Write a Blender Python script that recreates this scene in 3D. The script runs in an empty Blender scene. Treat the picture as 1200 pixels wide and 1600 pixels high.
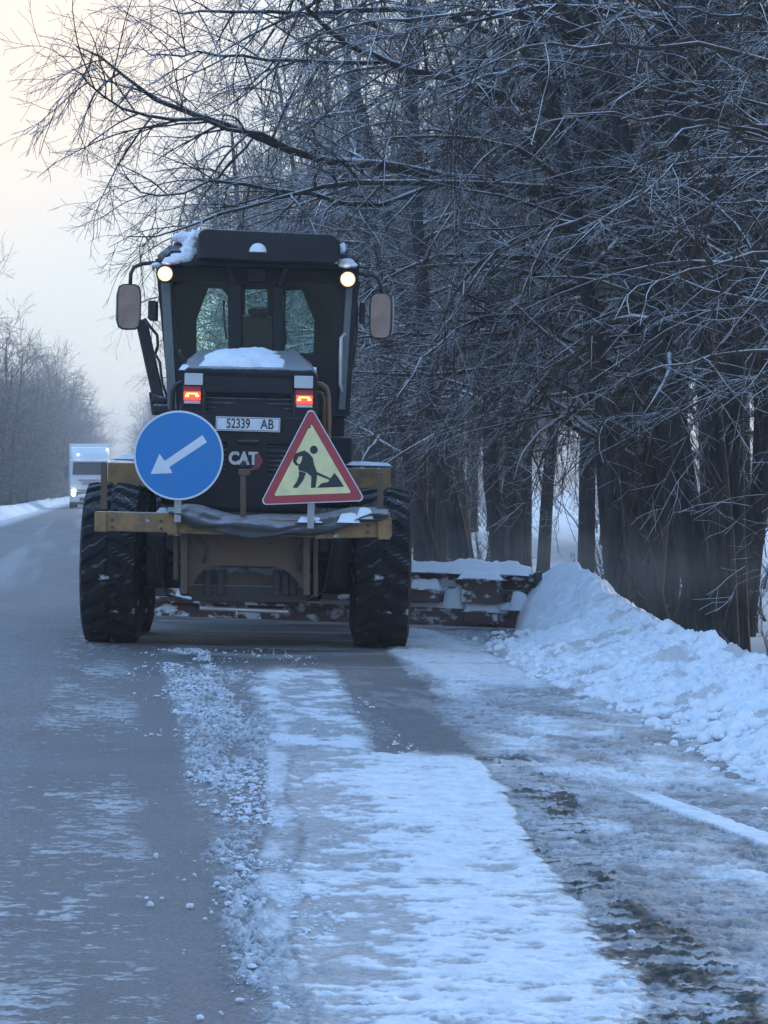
import bpy, math, random
import numpy as np
from mathutils import Vector, Matrix, Euler

R = math.radians
SC = bpy.context.scene
COL = SC.collection
rng = np.random.default_rng(7)
random.seed(7)

# ------------------------------------------------------------------ camera
YAW = R(5.39)              # the road runs along +Y; the lens looks a little to the right of it
FPX = 4400.0               # focal length in pixels of a 1200 x 1600 picture
CAM_Z = 1.2
cam_data = bpy.data.cameras.new('camera')
cam = bpy.data.objects.new('camera', cam_data)
COL.objects.link(cam)
cam.location = (0, 0, CAM_Z)
cam.rotation_euler = (R(90) - math.atan(36 / FPX), 0, -YAW)
cam_data.sensor_fit = 'VERTICAL'
cam_data.sensor_height = 36.0
cam_data.sensor_width = 27.0
cam_data.lens = 36.0 * FPX / 1600.0
cam_data.clip_start = 0.3
cam_data.clip_end = 6000
SC.camera = cam

# ------------------------------------------------------------------ world, sun, exposure
SUN_EL, SUN_AZ = R(12.0), R(34.0)      # azimuth from +Y, negative = towards the left of the road
world = bpy.data.worlds.new('World')
SC.world = world
world.use_nodes = True
wn, wl = world.node_tree.nodes, world.node_tree.links
wn.clear()
w_out = wn.new('ShaderNodeOutputWorld')
w_bg = wn.new('ShaderNodeBackground')
w_bg.inputs['Strength'].default_value = 0.1
sky = wn.new('ShaderNodeTexSky')
sky.sky_type = 'NISHITA'
sky.sun_disc = False
sky.sun_elevation = SUN_EL
sky.sun_rotation = SUN_AZ
sky.altitude = 200
sky.air_density = 1.0
sky.dust_density = 1.2
sky.ozone_density = 2.5
tc = wn.new('ShaderNodeTexCoord')
sep = wn.new('ShaderNodeSeparateXYZ')
wl.new(tc.outputs['Generated'], sep.inputs[0])
# a thin bright cloud sheet low over the horizon, thinning out towards the blue zenith
cover = wn.new('ShaderNodeMapRange')
cover.interpolation_type = 'SMOOTHSTEP'
cover.inputs['From Min'].default_value = 0.14
cover.inputs['From Max'].default_value = 0.60
cover.inputs['To Min'].default_value = 0.97
cover.inputs['To Max'].default_value = 0.12
wl.new(sep.outputs['Z'], cover.inputs['Value'])
# warm glow of the low sun behind the cloud
glow_dir = wn.new('ShaderNodeVectorMath'); glow_dir.operation = 'DOT_PRODUCT'
ga, ge = R(-4.5), R(12.0)
glow_dir.inputs[1].default_value = (math.sin(ga) * math.cos(ge), math.cos(ga) * math.cos(ge), math.sin(ge))
wl.new(tc.outputs['Generated'], glow_dir.inputs[0])
glow = wn.new('ShaderNodeMapRange'); glow.interpolation_type = 'SMOOTHERSTEP'
glow.inputs['From Min'].default_value = math.cos(R(9.5))
glow.inputs['From Max'].default_value = 1.0
wl.new(glow_dir.outputs['Value'], glow.inputs['Value'])
cn = wn.new('ShaderNodeTexNoise'); cn.inputs['Scale'].default_value = 6.0
cn.inputs['Detail'].default_value = 5.0
cmap = wn.new('ShaderNodeMapping'); cmap.inputs['Scale'].default_value = (1, 1, 5)
wl.new(tc.outputs['Generated'], cmap.inputs[0]); wl.new(cmap.outputs[0], cn.inputs['Vector'])
ccol = wn.new('ShaderNodeMix'); ccol.data_type = 'RGBA'
ccol.inputs[6].default_value = (3.2, 3.35, 3.5, 1)
ccol.inputs[7].default_value = (3.9, 3.98, 4.1, 1)
wl.new(cn.outputs['Fac'], ccol.inputs[0])
wcol = wn.new('ShaderNodeMix'); wcol.data_type = 'RGBA'
wcol.inputs[7].default_value = (4.95, 3.95, 3.15, 1)
wl.new(ccol.outputs[2], wcol.inputs[6]); wl.new(glow.outputs[0], wcol.inputs[0])
tint = wn.new('ShaderNodeMix'); tint.data_type = 'RGBA'; tint.blend_type = 'MULTIPLY'
tint.inputs[0].default_value = 1.0
tint.inputs[7].default_value = (2.25, 2.85, 3.1, 1)
wl.new(sky.outputs[0], tint.inputs[6])
smix = wn.new('ShaderNodeMix'); smix.data_type = 'RGBA'
wl.new(cover.outputs[0], smix.inputs[0])
wl.new(tint.outputs[2], smix.inputs[6])
wl.new(wcol.outputs[2], smix.inputs[7])
wl.new(smix.outputs[2], w_bg.inputs['Color'])
wl.new(w_bg.outputs[0], w_out.inputs[0])

sun_data = bpy.data.lights.new('sun', 'SUN')
sun_data.energy = 0.9
sun_data.angle = R(10)
sun_data.color = (1.0, 0.86, 0.72)
sun = bpy.data.objects.new('sun', sun_data)
COL.objects.link(sun)
d_sun = Vector((math.sin(SUN_AZ) * math.cos(SUN_EL), math.cos(SUN_AZ) * math.cos(SUN_EL), math.sin(SUN_EL)))
sun.rotation_euler = (-d_sun).to_track_quat('-Z', 'Y').to_euler()
sun.location = (0, 0, 30)

vs = SC.view_settings
vs.view_transform = 'Standard'
vs.look = 'None'
vs.exposure = 1.32
vs.gamma = 1.0
SC.render.engine = 'CYCLES'
SC.cycles.use_denoising = True
SC.cycles.max_bounces = 8
SC.cycles.transparent_max_bounces = 16
SC.cycles.volume_bounces = 0
SC.cycles.volume_step_rate = 4.0
SC.cycles.sample_clamp_indirect = 4.0

# ------------------------------------------------------------------ small helpers
CY, SY = math.cos(YAW), math.sin(YAW)

def from_cam(xc, yc, z=0.0):
    """lens-aligned ground coordinates (right, ahead) -> the road's own axes"""
    return (xc * CY + yc * SY, -xc * SY + yc * CY, z)

def spot(px, py, yc):
    """the point seen at photo pixel px, py at distance yc"""
    return from_cam((px - 600) / FPX * yc, yc, CAM_Z + (764 - py) / FPX * yc)

def tag(o, label=None, cat=None, group=None, kind=None):
    if label: o['label'] = label
    if cat: o['category'] = cat
    if group: o['group'] = group
    if kind: o['kind'] = kind
    return o

def empty(name, loc=(0, 0, 0), rot=(0, 0, 0), parent=None):
    o = bpy.data.objects.new(name, None)
    o.empty_display_size = 0.3
    COL.objects.link(o)
    o.location = loc
    o.rotation_euler = rot
    if parent: o.parent = parent
    return o

def mesh_np(name, verts, quads=None, tris=None, smooth=True):
    me = bpy.data.meshes.new(name)
    verts = np.asarray(verts, dtype=np.float32).reshape(-1, 3)
    me.vertices.add(len(verts))
    me.vertices.foreach_set('co', verts.ravel())
    loops, starts, tot = [], [], 0
    if quads is not None and len(quads):
        q = np.asarray(quads, dtype=np.int32).reshape(-1, 4)
        loops.append(q.ravel()); starts.append(tot + 4 * np.arange(len(q))); tot += q.size
    if tris is not None and len(tris):
        t = np.asarray(tris, dtype=np.int32).reshape(-1, 3)
        loops.append(t.ravel()); starts.append(tot + 3 * np.arange(len(t))); tot += t.size
    loops = np.concatenate(loops); starts = np.concatenate(starts)
    me.loops.add(len(loops))
    me.loops.foreach_set('vertex_index', loops.astype(np.int32))
    me.polygons.add(len(starts))
    me.polygons.foreach_set('loop_start', starts.astype(np.int32))
    me.update(calc_edges=True)
    me.polygons.foreach_set('use_smooth', np.full(len(starts), smooth, dtype=bool))
    return me

def link(name, me, m=None, parent=None, loc=(0, 0, 0), rot=(0, 0, 0)):
    o = bpy.data.objects.new(name, me)
    COL.objects.link(o)
    o.location = loc
    o.rotation_euler = rot
    if m is not None:
        me.materials.clear()
        me.materials.append(m)
    if parent is not None: o.parent = parent
    return o

class MB:
    """collects simple shapes and links them as one mesh object"""
    def __init__(self):
        self.v, self.f, self.s = [], [], []
    def add(self, vs, fs, smooth=False):
        n = len(self.v)
        self.v += [tuple(p) for p in vs]
        self.f += [tuple(i + n for i in f) for f in fs]
        self.s += [smooth] * len(fs)
        return self
    def box(self, c, s, rot=None, taper=None):
        hx, hy, hz = s[0] / 2, s[1] / 2, s[2] / 2
        tx, ty = taper or (1, 1)
        vs = [Vector((x * hx * (tx if z > 0 else 1), y * hy * (ty if z > 0 else 1), z * hz)) for z in (-1, 1) for y in (-1, 1) for x in (-1, 1)]
        if rot:
            m = Euler(rot).to_matrix()
            vs = [m @ v for v in vs]
        vs = [v + Vector(c) for v in vs]
        return self.add(vs, [(0, 2, 3, 1), (4, 5, 7, 6), (0, 1, 5, 4), (1, 3, 7, 5), (3, 2, 6, 7), (2, 0, 4, 6)])
    def span(self, a, b):
        return self.box([(a[i] + b[i]) / 2 for i in range(3)], [abs(b[i] - a[i]) for i in range(3)])
    def bar(self, p0, p1, w, h=None, up=(0, 0, 1)):
        p0, p1 = Vector(p0), Vector(p1)
        h = h or w
        d = (p1 - p0).normalized()
        u = Vector(up)
        if abs(d.dot(u)) > 0.98: u = Vector((0, 1, 0))
        a = d.cross(u).normalized(); b = a.cross(d).normalized()
        vs = []
        for p in (p0, p1):
            for (i, j) in ((-1, -1), (1, -1), (1, 1), (-1, 1)):
                vs.append(p + a * (i * w / 2) + b * (j * h / 2))
        return self.add(vs, [(3, 2, 1, 0), (4, 5, 6, 7), (0, 1, 5, 4), (1, 2, 6, 5), (2, 3, 7, 6), (3, 0, 4, 7)])
    def tube(self, pts, r, n=10, closed=False):
        pts = [Vector(p) for p in pts]
        rs = r if isinstance(r, (list, tuple)) else [r] * len(pts)
        vs, fs = [], []
        prev = None
        K = len(pts)
        for i, p in enumerate(pts):
            if closed: t = (pts[(i + 1) % K] - pts[i - 1]).normalized()
            else: t = (pts[min(i + 1, K - 1)] - pts[max(i - 1, 0)]).normalized()
            if prev is None:
                ref = Vector((0, 0, 1)) if abs(t.z) < 0.9 else Vector((1, 0, 0))
                a = t.cross(ref).normalized()
            else:
                a = (prev - t * prev.dot(t)).normalized()
            prev = a
            b = t.cross(a)
            for k in range(n):
                th = 2 * math.pi * k / n
                vs.append(p + (a * math.cos(th) + b * math.sin(th)) * rs[i])
        last = K if closed else K - 1
        for i in range(last):
            j = (i + 1) % K
            for k in range(n):
                l = (k + 1) % n
                fs.append((i * n + k, i * n + l, j * n + l, j * n + k))
        self.add(vs, fs, True)
        if not closed:
            base = len(self.v) - len(vs)
            self.f += [tuple(base + k for k in range(n))[::-1], tuple(base + (K - 1) * n + k for k in range(n))]
            self.s += [False, False]
        return self
    def cyl(self, p0, p1, r, n=20, r1=None):
        return self.tube([p0, p1], [r, r if r1 is None else r1], n)
    def prism(self, poly, y0, y1):
        """polygon of (x, z) pairs, drawn out from y0 to y1"""
        n = len(poly)
        vs = [(x, y0, z) for x, z in poly] + [(x, y1, z) for x, z in poly]
        fs = [tuple(range(n)), tuple(range(2 * n - 1, n - 1, -1))]
        for i in range(n):
            j = (i + 1) % n
            fs.append((i, i + n, j + n, j))
        return self.add(vs, fs)
    def prism_x(self, poly, x0, x1):
        """polygon of (y, z) pairs, drawn out from x0 to x1"""
        n = len(poly)
        vs = [(x0, y, z) for y, z in poly] + [(x1, y, z) for y, z in poly]
        fs = [tuple(range(n)), tuple(range(2 * n - 1, n - 1, -1))]
        for i in range(n):
            j = (i + 1) % n
            fs.append((i, i + n, j + n, j))
        return self.add(vs, fs)
    def loft(self, rings, caps=True, smooth=True):
        n = len(rings[0]); vs = [p for r in rings for p in r]; fs = []
        for i in range(len(rings) - 1):
            for k in range(n):
                l = (k + 1) % n
                fs.append((i * n + k, i * n + l, (i + 1) * n + l, (i + 1) * n + k))
        self.add(vs, fs, smooth)
        if caps:
            b = len(self.v) - len(vs)
            self.f += [tuple(b + k for k in range(n))[::-1], tuple(b + (len(rings) - 1) * n + k for k in range(n))]
            self.s += [False, False]
        return self
    def build(self, name, m, parent=None, bevel=0.0, loc=(0, 0, 0), rot=(0, 0, 0), seg=2):
        me = bpy.data.meshes.new(name)
        me.from_pydata(self.v, [], self.f)
        me.polygons.foreach_set('use_smooth', self.s)
        me.update()
        import bmesh
        bm = bmesh.new(); bm.from_mesh(me)
        bmesh.ops.recalc_face_normals(bm, faces=bm.faces)
        bm.to_mesh(me); bm.free()
        o = link(name, me, m, parent, loc, rot)
        if bevel:
            b = o.modifiers.new('bevel', 'BEVEL')
            b.width = bevel; b.segments = seg; b.limit_method = 'ANGLE'; b.angle_limit = R(40)
            b.harden_normals = False
        return o

def sheet_with_holes(name, outer, holes, y0, y1, m, parent=None):
    """flat panel in the xz plane with openings cut through it"""
    cu = bpy.data.curves.new(name, 'CURVE'); cu.dimensions = '2D'; cu.fill_mode = 'BOTH'
    cu.extrude = (y1 - y0) / 2
    for poly in [outer] + list(holes):
        sp = cu.splines.new('POLY'); sp.points.add(len(poly) - 1)
        for p, (x, z) in zip(sp.points, poly): p.co = (x, z, 0, 1)
        sp.use_cyclic_u = True
    to = bpy.data.objects.new('tmp', cu); COL.objects.link(to)
    dg = bpy.context.evaluated_depsgraph_get()
    me = bpy.data.meshes.new_from_object(to.evaluated_get(dg))
    bpy.data.objects.remove(to); bpy.data.curves.remove(cu)
    me.transform(Matrix.Translation((0, (y0 + y1) / 2, 0)) @ Matrix.Rotation(R(90), 4, 'X'))
    for p in me.polygons: p.use_smooth = False
    return link(name, me, m, parent)

def lettering(name, body, size, xscale, m, parent, loc, depth=0.002, bold=0.0, rot=(R(90), 0, 0)):
    cu = bpy.data.curves.new(name, 'FONT'); cu.body = body; cu.size = size
    cu.align_x = 'CENTER'; cu.align_y = 'CENTER'; cu.extrude = depth; cu.offset = bold
    to = bpy.data.objects.new('tmp', cu); COL.objects.link(to)
    dg = bpy.context.evaluated_depsgraph_get()
    me = bpy.data.meshes.new_from_object(to.evaluated_get(dg))
    bpy.data.objects.remove(to); bpy.data.curves.remove(cu)
    me.transform(Matrix.Diagonal((xscale, 1, 1, 1)))
    return link(name, me, m, parent, loc, rot)

# ------------------------------------------------------------------ materials
def nodes_of(name):
    m = bpy.data.materials.new(name); m.use_nodes = True
    nt = m.node_tree; b = nt.nodes['Principled BSDF']
    return m, nt, b

def rgb(c): return (c[0], c[1], c[2], 1)

def paint(name, col, rough=0.5, metal=0.0, dirt=0.35, dirt_col=(0.30, 0.27, 0.25), scale=6.0, frost=0.0, bump=0.15, spec=0.5, cake=0.0):
    """painted surface with road film in patches and, where frost > 0, snow dust caught on upward faces"""
    m, nt, b = nodes_of(name); N, L = nt.nodes, nt.links
    b.inputs['Metallic'].default_value = metal
    b.inputs['Specular IOR Level'].default_value = spec
    t = N.new('ShaderNodeTexCoord')
    n = N.new('ShaderNodeTexNoise'); n.inputs['Scale'].default_value = scale
    n.inputs['Detail'].default_value = 6; n.inputs['Roughness'].default_value = 0.62
    L.new(t.outputs['Object'], n.inputs['Vector'])
    r = N.new('ShaderNodeMapRange'); r.inputs['From Min'].default_value = 0.42; r.inputs['From Max'].default_value = 0.75
    r.inputs['To Max'].default_value = dirt
    L.new(n.outputs['Fac'], r.inputs['Value'])
    mx = N.new('ShaderNodeMix'); mx.data_type = 'RGBA'
    mx.inputs[6].default_value = rgb(col); mx.inputs[7].default_value = rgb(dirt_col)
    L.new(r.outputs[0], mx.inputs[0])
    out = mx.outputs[2]
    if frost > 0:
        g = N.new('ShaderNodeNewGeometry'); s = N.new('ShaderNodeSeparateXYZ'); L.new(g.outputs['Normal'], s.inputs[0])
        n2 = N.new('ShaderNodeTexNoise'); n2.inputs['Scale'].default_value = 14; n2.inputs['Detail'].default_value = 4
        L.new(t.outputs['Object'], n2.inputs['Vector'])
        a = N.new('ShaderNodeMath'); a.operation = 'MULTIPLY_ADD'
        L.new(n2.outputs['Fac'], a.inputs[0]); a.inputs[1].default_value = 1.1; L.new(s.outputs['Z'], a.inputs[2])
        fr = N.new('ShaderNodeMapRange'); fr.inputs['From Min'].default_value = 1.1; fr.inputs['From Max'].default_value = 1.5
        fr.inputs['To Max'].default_value = frost
        L.new(a.outputs[0], fr.inputs['Value'])
        m2 = N.new('ShaderNodeMix'); m2.data_type = 'RGBA'; L.new(fr.outputs[0], m2.inputs[0])
        L.new(out, m2.inputs[6]); m2.inputs[7].default_value = (0.72, 0.75, 0.8, 1)
        out = m2.outputs[2]
    if cake > 0:
        n3 = N.new('ShaderNodeTexNoise'); n3.inputs['Scale'].default_value = 5.5; n3.inputs['Detail'].default_value = 7; n3.inputs['Roughness'].default_value = 0.6
        mp3 = N.new('ShaderNodeMapping'); mp3.inputs['Location'].default_value = (3.1, 1.7, 5.2); mp3.inputs['Scale'].default_value = (1, 1, 1.5)
        L.new(t.outputs['Object'], mp3.inputs[0]); L.new(mp3.outputs[0], n3.inputs['Vector'])
        ck = N.new('ShaderNodeMapRange'); ck.inputs['From Min'].default_value = 0.66 - 0.2 * cake; ck.inputs['From Max'].default_value = 0.72 - 0.2 * cake
        L.new(n3.outputs['Fac'], ck.inputs['Value'])
        m3 = N.new('ShaderNodeMix'); m3.data_type = 'RGBA'; L.new(ck.outputs[0], m3.inputs[0])
        L.new(out, m3.inputs[6]); m3.inputs[7].default_value = (0.62, 0.65, 0.70, 1)
        out = m3.outputs[2]
    L.new(out, b.inputs['Base Color'])
    rr = N.new('ShaderNodeMapRange'); rr.inputs['To Min'].default_value = rough * 0.8; rr.inputs['To Max'].default_value = min(1, rough * 1.4)
    L.new(n.outputs['Fac'], rr.inputs['Value']); L.new(rr.outputs[0], b.inputs['Roughness'])
    if bump:
        bp = N.new('ShaderNodeBump'); bp.inputs['Strength'].default_value = bump; bp.inputs['Distance'].default_value = 0.01
        L.new(n.outputs['Fac'], bp.inputs['Height']); L.new(bp.outputs[0], b.inputs['Normal'])
    return m

def glow_mat(name, col, strength):
    m, nt, b = nodes_of(name)
    b.inputs['Base Color'].default_value = rgb(col)
    b.inputs['Emission Color'].default_value = rgb(col)
    b.inputs['Emission Strength'].default_value = strength
    return m

def glass_mat(name, tint, gloss=0.06, rough=0.03):
    m, nt, b = nodes_of(name); N, L = nt.nodes, nt.links
    tr = N.new('ShaderNodeBsdfTransparent'); tr.inputs[0].default_value = rgb(tint)
    gl = N.new('ShaderNodeBsdfGlossy'); gl.inputs['Roughness'].default_value = rough
    gl.inputs['Color'].default_value = (0.9, 0.95, 1, 1)
    n = N.new('ShaderNodeTexNoise'); n.inputs['Scale'].default_value = 3; n.inputs['Detail'].default_value = 5
    t = N.new('ShaderNodeTexCoord'); L.new(t.outputs['Object'], n.inputs['Vector'])
    r = N.new('ShaderNodeMapRange'); r.inputs['To Min'].default_value = gloss * 0.4; r.inputs['To Max'].default_value = gloss * 1.6
    L.new(n.outputs['Fac'], r.inputs['Value'])
    mx = N.new('ShaderNodeMixShader'); L.new(r.outputs[0], mx.inputs[0]); L.new(tr.outputs[0], mx.inputs[1]); L.new(gl.outputs[0], mx.inputs[2])
    N.remove(b); L.new(mx.outputs[0], N['Material Output'].inputs[0])
    return m

def snow_mat(name, clean=(0.80, 0.84, 0.90), dirty=(0.42, 0.37, 0.34), dirt=0.25, scale=5.0, bump=0.5, attr=None):
    m, nt, b = nodes_of(name); N, L = nt.nodes, nt.links
    t = N.new('ShaderNodeTexCoord')
    n = N.new('ShaderNodeTexNoise'); n.inputs['Scale'].default_value = scale; n.inputs['Detail'].default_value = 8; n.inputs['Roughness'].default_value = 0.65
    L.new(t.outputs['Object'], n.inputs['Vector'])
    r = N.new('ShaderNodeMapRange'); r.inputs['From Min'].default_value = 0.48; r.inputs['From Max'].default_value = 0.78; r.inputs['To Max'].default_value = dirt
    L.new(n.outputs['Fac'], r.inputs['Value'])
    mx = N.new('ShaderNodeMix'); mx.data_type = 'RGBA'; mx.inputs[6].default_value = rgb(clean); mx.inputs[7].default_value = rgb(dirty)
    fac = r.outputs[0]
    if attr:
        a = N.new('ShaderNodeAttribute'); a.attribute_name = attr
        ad = N.new('ShaderNodeMath'); ad.operation = 'ADD'; ad.use_clamp = True
        L.new(fac, ad.inputs[0]); L.new(a.outputs['Fac'], ad.inputs[1]); fac = ad.outputs[0]
    L.new(fac, mx.inputs[0]); L.new(mx.outputs[2], b.inputs['Base Color'])
    b.inputs['Roughness'].default_value = 0.7
    b.inputs['Specular IOR Level'].default_value = 0.3
    n2 = N.new('ShaderNodeTexNoise'); n2.inputs['Scale'].default_value = 45; n2.inputs['Detail'].default_value = 6
    L.new(t.outputs['Object'], n2.inputs['Vector'])
    bp = N.new('ShaderNodeBump'); bp.inputs['Strength'].default_value = bump; bp.inputs['Distance'].default_value = 0.02
    L.new(n2.outputs['Fac'], bp.inputs['Height']); L.new(bp.outputs[0], b.inputs['Normal'])
    return m

def bark_mat(name, bark, frost, lo, hi, fcol=(0.80, 0.81, 0.84)):
    """bark with hoar frost and snow on the upper side of every branch"""
    m, nt, b = nodes_of(name); N, L = nt.nodes, nt.links
    t = N.new('ShaderNodeTexCoord')
    mp = N.new('ShaderNodeMapping'); mp.inputs['Scale'].default_value = (6, 6, 0.9)
    L.new(t.outputs['Object'], mp.inputs[0])
    n = N.new('ShaderNodeTexNoise'); n.inputs['Scale'].default_value = 3.5; n.inputs['Detail'].default_value = 7; n.inputs['Roughness'].default_value = 0.7
    L.new(mp.outputs[0], n.inputs['Vector'])
    cr = N.new('ShaderNodeMix'); cr.data_type = 'RGBA'
    cr.inputs[6].default_value = rgb([c * 0.25 for c in bark]); cr.inputs[7].default_value = rgb([min(1, c * 2.6) for c in bark])
    rr = N.new('ShaderNodeMapRange'); rr.inputs['From Min'].default_value = 0.3; rr.inputs['From Max'].default_value = 0.7
    L.new(n.outputs['Fac'], rr.inputs['Value']); L.new(rr.outputs[0], cr.inputs[0])
    g = N.new('ShaderNodeNewGeometry'); s = N.new('ShaderNodeSeparateXYZ'); L.new(g.outputs['Normal'], s.inputs[0])
    n2 = N.new('ShaderNodeTexNoise'); n2.inputs['Scale'].default_value = 1.6; n2.inputs['Detail'].default_value = 5
    L.new(t.outputs['Object'], n2.inputs['Vector'])
    a = N.new('ShaderNodeMath'); a.operation = 'MULTIPLY_ADD'; L.new(n2.outputs['Fac'], a.inputs[0]); a.inputs[1].default_value = 2.2; L.new(s.outputs['Z'], a.inputs[2])
    fr = N.new('ShaderNodeMapRange'); fr.inputs['From Min'].default_value = lo; fr.inputs['From Max'].default_value = hi; fr.inputs['To Max'].default_value = frost
    L.new(a.outputs[0], fr.inputs['Value'])
    m2 = N.new('ShaderNodeMix'); m2.data_type = 'RGBA'; L.new(fr.outputs[0], m2.inputs[0]); L.new(cr.outputs[2], m2.inputs[6]); m2.inputs[7].default_value = rgb(fcol)
    L.new(m2.outputs[2], b.inputs['Base Color'])
    b.inputs['Roughness'].default_value = 0.85
    b.inputs['Specular IOR Level'].default_value = 0.2
    bp = N.new('ShaderNodeBump'); bp.inputs['Strength'].default_value = 0.8; bp.inputs['Distance'].default_value = 0.04
    L.new(n.outputs['Fac'], bp.inputs['Height']); L.new(bp.outputs[0], b.inputs['Normal'])
    return m

# ------------------------------------------------------------------ numpy noise
def _hash(ix, iy, seed):
    h = (ix.astype(np.int64) * 374761393 + iy.astype(np.int64) * 668265263 + seed * 1442695041) & 0xffffffff
    h = ((h ^ (h >> 13)) * 1274126177) & 0xffffffff
    h = h ^ (h >> 16)
    return (h & 0xffffff).astype(np.float32) / float(0xffffff)

def vnoise(x, y, seed=0):
    ix, iy = np.floor(x), np.floor(y)
    fx, fy = (x - ix).astype(np.float32), (y - iy).astype(np.float32)
    fx = fx * fx * (3 - 2 * fx); fy = fy * fy * (3 - 2 * fy)
    a, b = _hash(ix, iy, seed), _hash(ix + 1, iy, seed)
    c, d = _hash(ix, iy + 1, seed), _hash(ix + 1, iy + 1, seed)
    return (a * (1 - fx) + b * fx) * (1 - fy) + (c * (1 - fx) + d * fx) * fy

def fbm(x, y, seed=0, oct=4, gain=0.55):
    t = np.zeros(np.broadcast(x, y).shape, np.float32); amp = 1.0; tot = 0
    for o in range(oct):
        t += amp * vnoise(x * 2 ** o + 17.3 * o, y * 2 ** o - 9.1 * o, seed + o * 31)
        tot += amp; amp *= gain
    return t / tot

def worley(x, y, seed=0):
    """distance to the nearest scattered point and that cell's random value"""
    ix, iy = np.floor(x), np.floor(y)
    best = np.full(x.shape, 9.0, np.float32); val = np.zeros(x.shape, np.float32)
    for dx in (-1, 0, 1):
        for dy in (-1, 0, 1):
            cx, cy = ix + dx, iy + dy
            px = cx + _hash(cx, cy, seed); py = cy + _hash(cx, cy, seed + 77)
            d = ((px - x) ** 2 + (py - y) ** 2).astype(np.float32)
            hit = d < best
            best = np.where(hit, d, best); val = np.where(hit, _hash(cx, cy, seed + 151), val)
    return np.sqrt(best), val

def sstep(a, b, x):
    t = np.clip((x - a) / (b - a), 0, 1)
    return t * t * (3 - 2 * t)

def band(x, a, b, w):
    return sstep(a - w, a + w, x) * (1 - sstep(b - w, b + w, x))

def grid_faces(nr, nc):
    i = np.arange(nr - 1)[:, None] * nc + np.arange(nc - 1)[None, :]
    return np.stack([i, i + 1, i + nc + 1, i + nc], -1).reshape(-1, 4)

def set_attr(me, name, arr):
    a = me.attributes.new(name, 'FLOAT', 'POINT')
    a.data.foreach_set('value', arr.astype(np.float32).ravel())

def ground_z(u):
    """the carriageway falls away on both sides of its crown"""
    return 0.04 - 0.022 * np.abs(u + 0.8)

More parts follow.
